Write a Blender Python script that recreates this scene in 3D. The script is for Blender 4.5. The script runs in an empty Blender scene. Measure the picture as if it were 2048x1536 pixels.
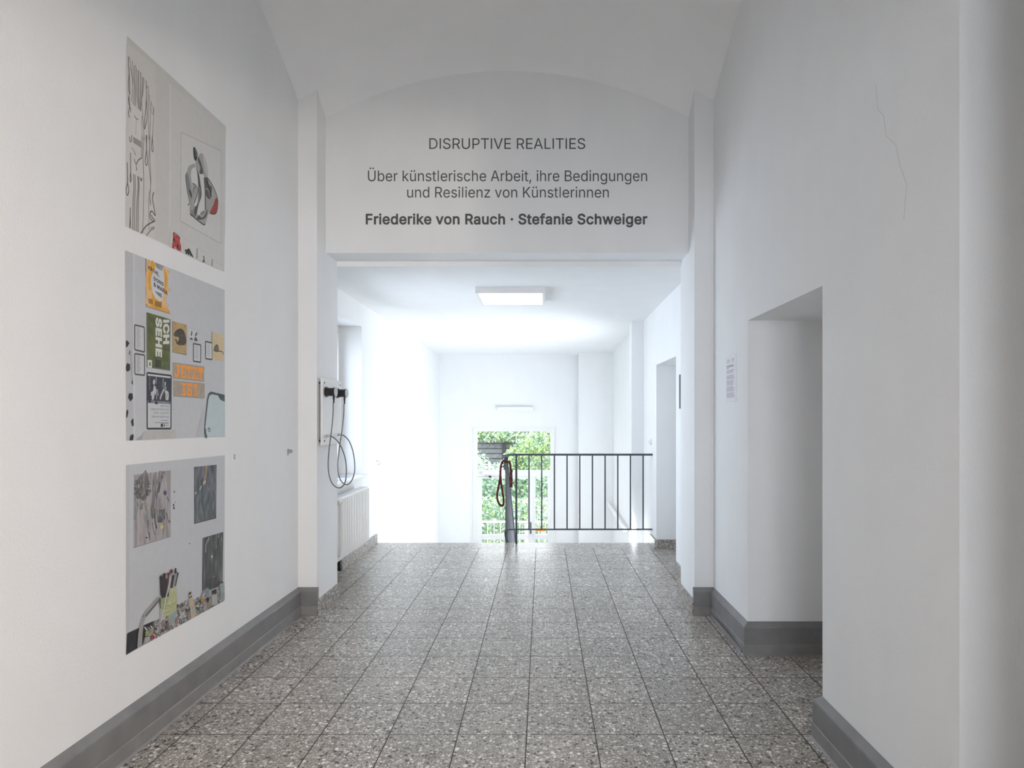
import bpy, bmesh, math, random
from mathutils import Vector, Matrix
from mathutils.geometry import delaunay_2d_cdt

scene = bpy.context.scene
COL = scene.collection

# ------------------------------------------------------------------ camera, sky, lights, exposure
F_PX, CX, CY, EYE = 1264.0, 1085.5, 832.0, 1.392      # focal length and principal point in photo pixels, eye height
cam_data = bpy.data.cameras.new('camera')
cam_data.sensor_width = 36.0
cam_data.lens = F_PX / 2048.0 * 36.0
cam_data.shift_x = (1024.0 - CX) / 2048.0
cam_data.shift_y = (CY - 768.0) / 2048.0
cam_data.clip_start = 0.02
cam = bpy.data.objects.new('camera', cam_data)
cam.location = (0, 0, EYE)
cam.rotation_euler = (math.pi / 2, 0, 0)
COL.objects.link(cam)
scene.camera = cam

scene.view_settings.view_transform = 'Standard'
scene.view_settings.look = 'None'
scene.view_settings.exposure = 0.36
scene.view_settings.gamma = 1.0
scene.view_settings.use_curve_mapping = False
scene.cycles.use_denoising = True
scene.cycles.max_bounces = 14
scene.cycles.diffuse_bounces = 8
scene.cycles.transparent_max_bounces = 24
scene.cycles.sample_clamp_indirect = 8.0
scene.cycles.caustics_reflective = False
scene.cycles.caustics_refractive = False

world = bpy.data.worlds.new('overcast_sky')
world.use_nodes = True
scene.world = world
bg = world.node_tree.nodes['Background']
bg.inputs['Color'].default_value = (0.90, 0.96, 1.0, 1)
bg.inputs['Strength'].default_value = 5.0


def area(name, loc, direction, sx, sy, watts, color):
    d = bpy.data.lights.new(name, 'AREA')
    d.shape = 'RECTANGLE'
    d.size, d.size_y = sx, sy
    d.energy = watts
    d.color = color
    o = bpy.data.objects.new(name, d)
    o.location = loc
    o.rotation_euler = Vector(direction).to_track_quat('-Z', 'Z').to_euler()
    COL.objects.link(o)
    return o


# daylight outside the window openings
area('daylight_landing_window', (-2.26, 5.735, 1.50), (1, 0, -0.05), 1.2, 1.35, 108, (0.91, 0.955, 1.0)).data.spread = math.radians(105)
area('daylight_added_stair_window', (1.44, 8.05, 0.1), (-0.87, 0.49, 0), 0.70, 2.3, 195, (0.87, 0.94, 1.0))  # for the added window out of view, brightens the stairwell
area('daylight_hall_window', (0.0, -3.05, 1.7), (0, 1, 0), 1.5, 1.7, 76, (0.84, 0.91, 1.0))

# warm lamp standing in the hall behind the viewer, to the right
LAMP = Vector((2.2, -2.15, 1.72))
ld = bpy.data.lights.new('hall_lamp_bulb', 'POINT')
ld.energy = 138
ld.color = (1.0, 0.83, 0.68)
ld.shadow_soft_size = 0.14
lo = bpy.data.objects.new('hall_lamp_bulb', ld)
lo.location = LAMP
COL.objects.link(lo)


# ------------------------------------------------------------------ materials
def new_mat(name):
    m = bpy.data.materials.new(name)
    m.use_nodes = True
    nt = m.node_tree
    return m, nt, nt.nodes['Principled BSDF']


MATS = {}


def flat(name, rgb, rough=0.6, metal=0.0, var=0.04, scale=30.0, spec=0.4):
    """paint, print or metal with a slight mottling"""
    if name in MATS:
        return MATS[name]
    m, nt, b = new_mat(name)
    n = nt.nodes.new('ShaderNodeTexNoise')
    n.inputs['Scale'].default_value = scale
    n.inputs['Detail'].default_value = 3
    g = nt.nodes.new('ShaderNodeNewGeometry')
    nt.links.new(g.outputs['Position'], n.inputs['Vector'])
    r = nt.nodes.new('ShaderNodeValToRGB')
    r.color_ramp.elements[0].position = 0.3
    r.color_ramp.elements[1].position = 0.7
    r.color_ramp.elements[0].color = tuple(c * (1 - var) for c in rgb) + (1,)
    r.color_ramp.elements[1].color = tuple(min(1, c * (1 + var)) for c in rgb) + (1,)
    nt.links.new(n.outputs['Fac'], r.inputs['Fac'])
    nt.links.new(r.outputs['Color'], b.inputs['Base Color'])
    b.inputs['Roughness'].default_value = rough
    b.inputs['Metallic'].default_value = metal
    b.inputs['Specular IOR Level'].default_value = spec
    MATS[name] = m
    return m


def plaster(name, rgb, bump=0.25):
    m, nt, b = new_mat(name)
    g = nt.nodes.new('ShaderNodeNewGeometry')
    mp = nt.nodes.new('ShaderNodeMapping')
    mp.inputs['Scale'].default_value = (1, 1, 0.45)
    nt.links.new(g.outputs['Position'], mp.inputs['Vector'])
    n = nt.nodes.new('ShaderNodeTexNoise')
    n.inputs['Scale'].default_value = 170
    n.inputs['Detail'].default_value = 3
    nt.links.new(mp.outputs['Vector'], n.inputs['Vector'])
    n2 = nt.nodes.new('ShaderNodeTexNoise')
    n2.inputs['Scale'].default_value = 5
    n2.inputs['Detail'].default_value = 4
    nt.links.new(mp.outputs['Vector'], n2.inputs['Vector'])
    add = nt.nodes.new('ShaderNodeMath')
    add.operation = 'MULTIPLY_ADD'
    add.inputs[1].default_value = 2.2
    nt.links.new(n2.outputs['Fac'], add.inputs[0])
    nt.links.new(n.outputs['Fac'], add.inputs[2])
    bp = nt.nodes.new('ShaderNodeBump')
    bp.inputs['Strength'].default_value = bump
    bp.inputs['Distance'].default_value = 0.003
    nt.links.new(add.outputs[0], bp.inputs['Height'])
    nt.links.new(bp.outputs['Normal'], b.inputs['Normal'])
    r = nt.nodes.new('ShaderNodeValToRGB')
    r.color_ramp.elements[0].position = 0.35
    r.color_ramp.elements[1].position = 0.65
    r.color_ramp.elements[0].color = tuple(c * 0.98 for c in rgb) + (1,)
    r.color_ramp.elements[1].color = tuple(c for c in rgb) + (1,)
    nt.links.new(n2.outputs['Fac'], r.inputs['Fac'])
    nt.links.new(r.outputs['Color'], b.inputs['Base Color'])
    b.inputs['Roughness'].default_value = 0.75
    b.inputs['Specular IOR Level'].default_value = 0.25
    return m


def terrazzo(name, tiles):
    m, nt, b = new_mat(name)
    L = nt.links

    def math_node(op, a, bb=None, c=None):
        nd = nt.nodes.new('ShaderNodeMath')
        nd.operation = op
        for i, v in enumerate((a, bb, c)):
            if v is None:
                continue
            if isinstance(v, (int, float)):
                nd.inputs[i].default_value = v
            else:
                L.new(v, nd.inputs[i])
        return nd.outputs[0]

    def mix(fac, a, bb):
        nd = nt.nodes.new('ShaderNodeMix')
        nd.data_type = 'RGBA'
        for key, v in ((0, fac), (6, a), (7, bb)):
            if isinstance(v, (int, float)):
                nd.inputs[key].default_value = v
            elif isinstance(v, tuple):
                nd.inputs[key].default_value = v + (1,)
            else:
                L.new(v, nd.inputs[key])
        return nd.outputs[2]

    g = nt.nodes.new('ShaderNodeNewGeometry')
    pos = g.outputs['Position']
    dn = nt.nodes.new('ShaderNodeTexNoise')
    dn.inputs['Scale'].default_value = 60
    dn.inputs['Detail'].default_value = 2
    L.new(pos, dn.inputs['Vector'])
    vm = nt.nodes.new('ShaderNodeVectorMath')
    vm.operation = 'SCALE'
    vm.inputs['Scale'].default_value = 0.014
    L.new(dn.outputs['Color'], vm.inputs[0])
    va = nt.nodes.new('ShaderNodeVectorMath')
    L.new(pos, va.inputs[0])
    L.new(vm.outputs[0], va.inputs[1])
    base = nt.nodes.new('ShaderNodeTexNoise')
    base.inputs['Scale'].default_value = 220
    base.inputs['Detail'].default_value = 3
    L.new(pos, base.inputs['Vector'])
    rb = nt.nodes.new('ShaderNodeValToRGB')
    rb.color_ramp.elements[0].position = 0.3
    rb.color_ramp.elements[1].position = 0.7
    rb.color_ramp.elements[0].color = (0.210, 0.184, 0.160, 1)
    rb.color_ramp.elements[1].color = (0.312, 0.286, 0.258, 1)
    L.new(base.outputs['Fac'], rb.inputs['Fac'])
    col = rb.outputs['Color']
    # three sizes of chips: fine, medium, coarse
    for sc, thr in ((130, 0.42), (70, 0.42), (40, 0.30)):
        v = nt.nodes.new('ShaderNodeTexVoronoi')
        v.inputs['Scale'].default_value = sc
        v.inputs['Randomness'].default_value = 1.0
        L.new(va.outputs[0], v.inputs['Vector'])
        sep = nt.nodes.new('ShaderNodeSeparateColor')
        L.new(v.outputs['Color'], sep.inputs[0])
        ramp = nt.nodes.new('ShaderNodeValToRGB')
        ramp.color_ramp.interpolation = 'CONSTANT'
        es = ramp.color_ramp.elements
        es[0].position, es[0].color = 0.0, (0.050, 0.046, 0.043, 1)
        es[1].position, es[1].color = 0.20, (0.19, 0.17, 0.15, 1)
        for p, c in ((0.40, (0.40, 0.372, 0.345, 1)), (0.62, (0.52, 0.492, 0.46, 1)), (0.84, (0.70, 0.67, 0.63, 1))):
            e = es.new(p)
            e.color = c
        L.new(sep.outputs[0], ramp.inputs['Fac'])
        size = math_node('MULTIPLY', sep.outputs[1], thr)
        mask = math_node('LESS_THAN', v.outputs['Distance'], math_node('ADD', size, thr * 0.35))
        col = mix(mask, col, ramp.outputs['Color'])
    height = None
    if tiles:
        sp = nt.nodes.new('ShaderNodeSeparateXYZ')
        L.new(pos, sp.inputs[0])
        tx = math_node('DIVIDE', math_node('ADD', sp.outputs[0], 0.0703 + 30.0), 0.3)
        ty = math_node('DIVIDE', math_node('ADD', sp.outputs[1], 30.0 - 0.062), 0.3)
        dx = math_node('SUBTRACT', 0.5, math_node('ABSOLUTE', math_node('SUBTRACT', math_node('FRACT', tx), 0.5)))
        dy = math_node('SUBTRACT', 0.5, math_node('ABSOLUTE', math_node('SUBTRACT', math_node('FRACT', ty), 0.5)))
        lx = math_node('LESS_THAN', dx, 0.0085)
        ly = math_node('LESS_THAN', dy, 0.0075)
        nosing = math_node('GREATER_THAN', sp.outputs[1], 6.662)
        lx = math_node('MULTIPLY', lx, math_node('SUBTRACT', 1.0, nosing))
        notch = math_node('MULTIPLY', nosing, math_node('LESS_THAN', math_node('ABSOLUTE', math_node('ADD', sp.outputs[0], 0.315)), 0.003))
        ly = math_node('MULTIPLY', ly, math_node('LESS_THAN', sp.outputs[1], 6.68))
        grout = math_node('MAXIMUM', math_node('MAXIMUM', lx, ly), notch)
        cx_, cy_ = math_node('FLOOR', tx), math_node('FLOOR', ty)
        cmb = nt.nodes.new('ShaderNodeCombineXYZ')
        L.new(cx_, cmb.inputs[0])
        L.new(cy_, cmb.inputs[1])
        wn = nt.nodes.new('ShaderNodeTexWhiteNoise')
        wn.noise_dimensions = '2D'
        L.new(cmb.outputs[0], wn.inputs['Vector'])
        tone = math_node('MULTIPLY_ADD', wn.outputs['Value'], 0.20, 1.13)
        hs = nt.nodes.new('ShaderNodeHueSaturation')
        L.new(tone, hs.inputs['Value'])
        L.new(col, hs.inputs['Color'])
        col = mix(grout, hs.outputs['Color'], (0.045, 0.038, 0.032))
        height = math_node('MULTIPLY', grout, -1.0)
        wear = nt.nodes.new('ShaderNodeTexNoise')
        wear.inputs['Scale'].default_value = 2.2
        wear.inputs['Detail'].default_value = 5
        L.new(pos, wear.inputs['Vector'])
        rr = math_node('MULTIPLY_ADD', wear.outputs['Fac'], 0.16, 0.21)
        rr = math_node('MULTIPLY_ADD', grout, 0.4, rr)
        L.new(rr, b.inputs['Roughness'])
        bp = nt.nodes.new('ShaderNodeBump')
        bp.inputs['Strength'].default_value = 0.5
        bp.inputs['Distance'].default_value = 0.002
        L.new(math_node('MULTIPLY_ADD', wear.outputs['Fac'], 0.6, height), bp.inputs['Height'])
        L.new(bp.outputs['Normal'], b.inputs['Normal'])
    else:
        b.inputs['Roughness'].default_value = 0.35
    L.new(col, b.inputs['Base Color'])
    b.inputs['Specular IOR Level'].default_value = 0.5
    return m


def glass(name, tint=(1, 1, 1), refl=1.0):
    m = bpy.data.materials.new(name)
    m.use_nodes = True
    nt = m.node_tree
    nt.nodes.clear()
    out = nt.nodes.new('ShaderNodeOutputMaterial')
    tr = nt.nodes.new('ShaderNodeBsdfTransparent')
    tr.inputs['Color'].default_value = tint + (1,)
    gl = nt.nodes.new('ShaderNodeBsdfGlossy')
    gl.inputs['Roughness'].default_value = 0.02
    fr = nt.nodes.new('ShaderNodeFresnel')
    geo = nt.nodes.new('ShaderNodeNewGeometry')        # the same reflectance on both faces of a thin pane
    ior = nt.nodes.new('ShaderNodeMath')
    ior.operation = 'MULTIPLY_ADD'
    ior.inputs[1].default_value = 1 / 1.45 - 1.45
    ior.inputs[2].default_value = 1.45
    nt.links.new(geo.outputs['Backfacing'], ior.inputs[0])
    nt.links.new(ior.outputs[0], fr.inputs['IOR'])
    ns = nt.nodes.new('ShaderNodeTexNoise')
    ns.inputs['Scale'].default_value = 3
    mu = nt.nodes.new('ShaderNodeMath')
    mu.operation = 'MULTIPLY_ADD'
    mu.inputs[1].default_value = 0.02
    nt.links.new(ns.outputs['Fac'], mu.inputs[0])
    nt.links.new(fr.outputs['Fac'], mu.inputs[2])
    mx = nt.nodes.new('ShaderNodeMixShader')
    nt.links.new(mu.outputs[0], mx.inputs['Fac'])
    nt.links.new(tr.outputs[0], mx.inputs[1])
    nt.links.new(gl.outputs[0], mx.inputs[2])
    nt.links.new(mx.outputs[0], out.inputs['Surface'])
    return m


def emitter(name, rgb, strength):
    m, nt, b = new_mat(name)
    b.inputs['Base Color'].default_value = (0.8, 0.8, 0.8, 1)
    b.inputs['Emission Color'].default_value = rgb + (1,)
    b.inputs['Emission Strength'].default_value = strength
    b.inputs['Roughness'].default_value = 0.4
    return m


def leafy(name, dark, light, spread=9.0):
    m, nt, b = new_mat(name)
    g = nt.nodes.new('ShaderNodeNewGeometry')
    n = nt.nodes.new('ShaderNodeTexNoise')
    n.inputs['Scale'].default_value = spread
    n.inputs['Detail'].default_value = 4
    nt.links.new(g.outputs['Position'], n.inputs['Vector'])
    r = nt.nodes.new('ShaderNodeValToRGB')
    r.color_ramp.elements[0].position = 0.35
    r.color_ramp.elements[1].position = 0.66
    r.color_ramp.elements[0].color = dark + (1,)
    r.color_ramp.elements[1].color = light + (1,)
    nt.links.new(n.outputs['Fac'], r.inputs['Fac'])
    nt.links.new(r.outputs['Color'], b.inputs['Base Color'])
    b.inputs['Roughness'].default_value = 0.45
    return m


def painted(name, stops, scale, stretch, detail=6):
    """brushed oil-paint look: a stretched noise through a colour ramp"""
    m, nt, b = new_mat(name)
    g = nt.nodes.new('ShaderNodeNewGeometry')
    mp = nt.nodes.new('ShaderNodeMapping')
    mp.inputs['Scale'].default_value = stretch
    nt.links.new(g.outputs['Position'], mp.inputs['Vector'])
    n = nt.nodes.new('ShaderNodeTexNoise')
    n.inputs['Scale'].default_value = scale
    n.inputs['Detail'].default_value = detail
    n.inputs['Distortion'].default_value = 0.8
    nt.links.new(mp.outputs['Vector'], n.inputs['Vector'])
    r = nt.nodes.new('ShaderNodeValToRGB')
    es = r.color_ramp.elements
    es[0].position, es[0].color = stops[0][0], stops[0][1] + (1,)
    es[1].position, es[1].color = stops[-1][0], stops[-1][1] + (1,)
    for p, c in stops[1:-1]:
        e = es.new(p)
        e.color = c + (1,)
    nt.links.new(n.outputs['Fac'], r.inputs['Fac'])
    nt.links.new(r.outputs['Color'], b.inputs['Base Color'])
    b.inputs['Roughness'].default_value = 0.6
    return m


WALL = plaster('white_wall_paint', (0.83, 0.84, 0.85))
CEIL = plaster('white_ceiling_paint', (0.86, 0.87, 0.88), 0.1)
FLOOR = terrazzo('terrazzo_tiles', True)
TERR = terrazzo('terrazzo_skirting', False)
GREY = flat('grey_skirting_paint', (0.205, 0.200, 0.205), 0.42, var=0.10, scale=9)
LINO = flat('grey_lino_strip', (0.235, 0.228, 0.228), 0.38, var=0.10, scale=12)
WHITE = flat('white_lacquer', (0.80, 0.80, 0.80), 0.35, var=0.015)
RADW = flat('radiator_enamel', (0.78, 0.78, 0.775), 0.35, var=0.02)
STEEL = flat('dark_steel_paint', (0.055, 0.065, 0.078), 0.45, var=0.1)
BLACK = flat('black_plastic', (0.018, 0.018, 0.02), 0.35)
CHROME = flat('brushed_metal', (0.62, 0.62, 0.62), 0.3, 1.0)
CABLE = flat('grey_metal_hose', (0.16, 0.16, 0.165), 0.4, 0.6)
SILVER = flat('silver_disc', (0.50, 0.51, 0.53), 0.45, 0.2)
GLASS = glass('clear_glass')
GLASS_G = glass('daylight_dimming_glass', (0.42, 0.44, 0.465))  # grey tint added to dim the daylight through the landing window
INK = flat('dark_grey_vinyl', (0.085, 0.085, 0.085), 0.55)
LED = emitter('led_diffuser', (0.97, 0.985, 1.0), 1.5)


# ------------------------------------------------------------------ mesh builder
FONT = None
try:
    import os
    FONT = bpy.data.fonts.load(os.path.join(bpy.utils.system_resource('DATAFILES'), 'fonts', 'Inter.woff2'))
except Exception:
    FONT = None
_TXT = {}


def text_mesh(body, bold=0.0, line=1.0):
    """flat letter shapes in a unit box; overlapping strokes of a glyph are merged by winding number"""
    key = (body, bold, line)
    if key in _TXT:
        return _TXT[key]
    c = bpy.data.curves.new('t', 'FONT')
    c.body = body
    if FONT:        # plain upright strokes for I and l, as in the sign's typeface
        c.body = body.replace('I', '\u0399').replace('l', '\u01c0')
        c.font = FONT
    c.space_character = 1.0 + bold * 1.6
    c.resolution_u = 3
    c.fill_mode = 'NONE'
    o = bpy.data.objects.new('t', c)
    COL.objects.link(o)
    dg = bpy.context.evaluated_depsgraph_get()
    me = bpy.data.meshes.new_from_object(o.evaluated_get(dg))
    co = [(v.co.x, v.co.y) for v in me.vertices]
    nxt = {}
    for e in me.edges:
        a, b = e.vertices
        nxt.setdefault(a, []).append(b)
        nxt.setdefault(b, []).append(a)
    bpy.data.objects.remove(o)
    bpy.data.curves.remove(c)
    bpy.data.meshes.remove(me)
    seen, loops = set(), []
    for v0 in sorted(nxt):
        if v0 in seen:
            continue
        lp, prev, cur = [v0], None, v0
        seen.add(v0)
        nb = min(nxt[v0])            # follow the stored point order
        if len(nxt[v0]) == 2 and v0 + 1 in nxt[v0]:
            nb = v0 + 1
        while nb not in seen:
            lp.append(nb)
            seen.add(nb)
            prev, cur = cur, nb
            cand = [q for q in nxt[cur] if q != prev]
            if not cand:
                break
            nb = cand[0]
        if len(lp) > 2:
            loops.append([co[q] for q in lp])
    if bold:
        grown = []
        for lp in loops:
            n = len(lp)
            new = []
            for i in range(n):
                p0, p1, p2 = lp[i - 1], lp[i], lp[(i + 1) % n]
                d0 = Vector((p1[0] - p0[0], p1[1] - p0[1])).normalized()
                d1 = Vector((p2[0] - p1[0], p2[1] - p1[1])).normalized()
                n0, n1 = Vector((-d0.y, d0.x)), Vector((-d1.y, d1.x))
                mm = (n0 + n1) / max(0.35, 1 + n0.dot(n1))
                new.append((p1[0] + mm.x * bold, p1[1] + mm.y * bold))
            grown.append(new)
        loops = grown
    # neighbouring contours whose boxes touch are one glyph
    boxes = [(min(p[0] for p in lp), max(p[0] for p in lp)) for lp in loops]
    order = sorted(range(len(loops)), key=lambda q: boxes[q][0])
    glyphs, reach = [], None
    for q in order:
        if reach is None or boxes[q][0] > reach:
            glyphs.append([])
            reach = boxes[q][1]
        glyphs[-1].append(loops[q])
        reach = max(reach, boxes[q][1])
    vs, fs = [], []
    for gl in glyphs:
        pts, eds, segs = [], [], []
        for lp in gl:
            k0 = len(pts)
            n = len(lp)
            pts += [Vector(p) for p in lp]
            eds += [(k0 + i, k0 + (i + 1) % n) for i in range(n)]
            segs += [(lp[i], lp[(i + 1) % n]) for i in range(n)]
        r = delaunay_2d_cdt(pts, eds, [], 0, 1e-6)
        k0 = len(vs)
        vs += [(p.x, p.y) for p in r[0]]
        for f in r[2]:
            gx = sum(r[0][i].x for i in f) / len(f)
            gy = sum(r[0][i].y for i in f) / len(f)
            wn = 0
            for (ax, ay), (bx, by) in segs:
                if (ay <= gy) != (by <= gy):
                    if ax + (gy - ay) * (bx - ax) / (by - ay) > gx:
                        wn += 1 if by > ay else -1
            if wn != 0:
                fs.append(tuple(k0 + i for i in f))
    used = sorted({i for f in fs for i in f})
    re = {q: i for i, q in enumerate(used)}
    vs = [vs[q] for q in used]
    fs = [tuple(re[i] for i in f) for f in fs]
    x0, x1 = min(v[0] for v in vs), max(v[0] for v in vs)
    y0, y1 = min(v[1] for v in vs), max(v[1] for v in vs)
    _TXT[key] = ([((a - x0) / (x1 - x0), (b - y0) / (y1 - y0)) for a, b in vs], fs)
    return _TXT[key]


class MB:
    def __init__(self):
        self.v, self.f, self.m, self.mats = [], [], [], []

    def mi(self, mat):
        if mat not in self.mats:
            self.mats.append(mat)
        return self.mats.index(mat)

    def add(self, vs, fs, mat):
        n = len(self.v)
        k = self.mi(mat)
        self.v += [tuple(p) for p in vs]
        for f in fs:
            self.f.append(tuple(n + i for i in f))
            self.m.append(k)

    def box(self, x0, x1, y0, y1, z0, z1, mat):
        vs = [(x, y, z) for z in (z0, z1) for y in (y0, y1) for x in (x0, x1)]
        self.add(vs, [(0, 2, 3, 1), (4, 5, 7, 6), (0, 1, 5, 4), (2, 6, 7, 3), (0, 4, 6, 2), (1, 3, 7, 5)], mat)

    def poly(self, pts, mat):
        self.add(pts, [tuple(range(len(pts)))], mat)

    def prism(self, pts, vec, mat):
        """closed polygon pushed along vec"""
        n = len(pts)
        vec = Vector(vec)
        a = [Vector(p) for p in pts]
        vs = a + [p + vec for p in a]
        fs = [tuple(reversed(range(n))), tuple(range(n, 2 * n))]
        fs += [(i, (i + 1) % n, n + (i + 1) % n, n + i) for i in range(n)]
        self.add(vs, fs, mat)

    def sweep(self, path, section, mat, closed=False, twist=0.0, up=None, caps=True):
        """section [(a, b)] carried along a 3-D path"""
        P = [Vector(p) for p in path]
        n, k = len(P), len(section)
        T = []
        for i in range(n):
            a = P[i - 1] if i > 0 or closed else P[i]
            b = P[(i + 1) % n] if i < n - 1 or closed else P[i]
            T.append((b - a).normalized())
        ref = Vector(up) if up else (Vector((0, 0, 1)) if abs(T[0].z) < 0.9 else Vector((0, 1, 0)))
        vs = []
        s = T[0].cross(ref).normalized()
        for i in range(n):
            if up:
                s = T[i].cross(ref).normalized()
            else:
                s = (s - T[i] * s.dot(T[i])).normalized()
            w = s.cross(T[i]).normalized()
            ang = twist * i
            ca, sa = math.cos(ang), math.sin(ang)
            for (a, b) in section:
                aa, bb = a * ca - b * sa, a * sa + b * ca
                vs.append(P[i] + s * aa + w * bb)
        fs = []
        for i in range(n if closed else n - 1):
            j = (i + 1) % n
            for q in range(k):
                r = (q + 1) % k
                fs.append((i * k + q, i * k + r, j * k + r, j * k + q))
        if not closed and caps:
            fs.append(tuple(reversed(range(k))))
            fs.append(tuple((n - 1) * k + q for q in range(k)))
        self.add(vs, fs, mat)

    def tube(self, path, r, mat, seg=10, closed=False):
        self.sweep(path, [(r * math.cos(2 * math.pi * q / seg), r * math.sin(2 * math.pi * q / seg)) for q in range(seg)], mat, closed)

    def lathe(self, origin, axis, profile, mat, seg=28):
        """profile [(distance along axis, radius)]"""
        ax = Vector(axis).normalized()
        s = ax.orthogonal().normalized()
        w = ax.cross(s)
        o = Vector(origin)
        vs, n = [], len(profile)
        for (d, r) in profile:
            for q in range(seg):
                a = 2 * math.pi * q / seg
                vs.append(o + ax * d + (s * math.cos(a) + w * math.sin(a)) * r)
        fs = [(i * seg + q, i * seg + (q + 1) % seg, (i + 1) * seg + (q + 1) % seg, (i + 1) * seg + q) for i in range(n - 1) for q in range(seg)]
        fs.append(tuple(reversed(range(seg))))
        fs.append(tuple((n - 1) * seg + q for q in range(seg)))
        self.add(vs, fs, mat)

    def text(self, body, bl, right, upv, mat, bold=0.0, line=1.0):
        """lettering fitted into the parallelogram bl + right + upv"""
        vs, fs = text_mesh(body, bold, line)
        bl, right, upv = Vector(bl), Vector(right), Vector(upv)
        self.add([bl + right * a + upv * b for a, b in vs], fs, mat)

    def build(self, name, parent=None, smooth=None, bevel=None):
        base = Vector((0, 0, 0))
        q = parent
        while q is not None:
            base += q.location
            q = q.parent
        me = bpy.data.meshes.new(name)
        me.from_pydata([tuple(Vector(p) - base) for p in self.v], [], self.f)
        for m in self.mats:
            me.materials.append(m)
        me.polygons.foreach_set('material_index', self.m)
        me.update()
        bm = bmesh.new()
        bm.from_mesh(me)
        if smooth is None or smooth != 'flatart':
            bmesh.ops.recalc_face_normals(bm, faces=bm.faces)
        bm.to_mesh(me)
        bm.free()
        if smooth and smooth != 'flatart':
            me.polygons.foreach_set('use_smooth', [True] * len(me.polygons))
            try:
                me.set_sharp_from_angle(angle=math.radians(smooth))
            except Exception:
                pass
        o = bpy.data.objects.new(name, me)
        COL.objects.link(o)
        if parent:
            o.parent = parent
        if bevel:
            b = o.modifiers.new('edge', 'BEVEL')
            b.width = bevel
            b.segments = 2
            b.limit_method = 'ANGLE'
        return o


def thing(name, label, cat, loc, group=None):
    o = bpy.data.objects.new(name, None)
    o.empty_display_size = 0.1
    o.location = loc
    COL.objects.link(o)
    return tag(o, label, cat, group)


def tag(o, label, cat, group=None, kind=None):
    o['label'] = label
    o['category'] = cat
    if group:
        o['group'] = group
    if kind:
        o['kind'] = kind
    return o


def struct(mb, name, parent=None, **kw):
    o = mb.build(name, parent, **kw)
    if parent is None:
        o['kind'] = 'structure'
    return o


def at(px, py, Y):
    """a point of the photograph at depth Y"""
    return Vector(((px - CX) * Y / F_PX, Y, EYE - (py - CY) * Y / F_PX))


def spline(pts, n=8, closed=False):
    """Catmull-Rom through pts"""
    P = [Vector(p) for p in pts]
    out = []
    m = len(P)
    for i in range(m if closed else m - 1):
        p1, p2 = P[i], P[(i + 1) % m]
        p0 = P[i - 1] if (i > 0 or closed) else p1 * 2 - p2
        p3 = P[(i + 2) % m] if (i + 2 < m or closed) else p2 * 2 - p1
        for k in range(n):
            t = k / n
            out.append(0.5 * ((2 * p1) + (p2 - p0) * t + (2 * p0 - 5 * p1 + 4 * p2 - p3) * t * t + (3 * p1 - p0 - 3 * p2 + p3) * t ** 3))
    if not closed:
        out.append(P[-1])
    return out


# ------------------------------------------------------------------ the room shell
XL, XR = -1.718, 1.20            # corridor walls
JL, JR = -1.586, 1.066           # jambs of the opening
YP, YT, YB = 4.44, 4.62, 4.88    # pilaster front, tympanum, back of the cross wall
LL, LR = -1.83, 1.19             # landing walls
YE = 11.2                        # end wall of the stairwell
ZS = -1.45                       # lower floor of the stairwell
TOP = 4.8

m = MB()
m.box(-4.8, 3.6, -2.8, 6.94, -0.22, 0.0, FLOOR)
struct(m, 'floor')
m = MB()
m.box(-2.3, 2.0, 6.9, 11.3, ZS - 0.2, ZS, FLOOR)
struct(m, 'floor_stairwell')

m = MB()
m.box(XL - 0.4, XL, 0.76, YB, -0.2, TOP, WALL)
struct(m, 'wall_left')

m = MB()
m.box(XL - 0.45, JL, YP, YB, -0.2, TOP, WALL)
m.box(JL, JR, YT, YB, 2.584, TOP, WALL)
m.box(JR, 1.75, YP, YB, -0.2, TOP, WALL)
struct(m, 'wall_front')

# right wall of the corridor with the door recess
D1A, D1B, D1Z, D1X = 2.711, 3.700, 1.951, 1.72
m = MB()
m.box(XR, D1X + 0.2, D1B, YP, -0.2, TOP, WALL)
m.box(XR, D1X + 0.2, D1A, D1B, D1Z, TOP, WALL)
m.box(XR, 2.3, 1.82, D1A, -0.2, TOP, WALL)
wr = struct(m, 'wall_right')

# arch between the hall where the viewer stands and the corridor: same jambs as the far opening
m = MB()
m.box(XL - 0.4, JL, 0.74, 1.18, -0.2, TOP, WALL)
m.box(JL, JR, 0.74, 1.0, 2.584, TOP, WALL)
m.box(JR, 3.6, 0.74, 1.18, -0.2, TOP, WALL)
struct(m, 'wall_arch')
# tall side recess between that arch and the right wall
m = MB()
m.box(1.62, 2.0, 1.1, 1.9, -0.2, TOP, WALL)
m.box(XR, 1.62, 1.18, 1.82, 3.2, TOP, WALL)
struct(m, 'wall_right_recess')
# hall behind the viewer
m = MB()
m.box(3.3, 3.6, -2.8, 0.76, -0.2, 3.4, WALL)
m.box(-4.8, -4.5, -2.8, 0.76, -0.2, 3.4, flat('bounce_cutting_brown', (0.10, 0.075, 0.055), 0.6))  # unseen wall given dark brown to cut light bounced onto the right recess
m.box(-4.8, XL, 0.76, 1.06, -0.2, 3.4, WALL)
struct(m, 'wall_side_hall')
m = MB()
m.box(-4.8, -0.75, -2.8, -2.5, -0.2, 3.4, WALL)
m.box(0.75, 3.6, -2.8, -2.5, -0.2, 3.4, WALL)
m.box(-0.75, 0.75, -2.8, -2.5, -0.2, 0.85, WALL)
m.box(-0.75, 0.75, -2.8, -2.5, 2.55, 3.4, WALL)
struct(m, 'wall_back')
m = MB()
m.box(-4.8, 3.6, -2.8, 0.8, 3.2, 3.4, CEIL)
struct(m, 'ceiling_hall')

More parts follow.
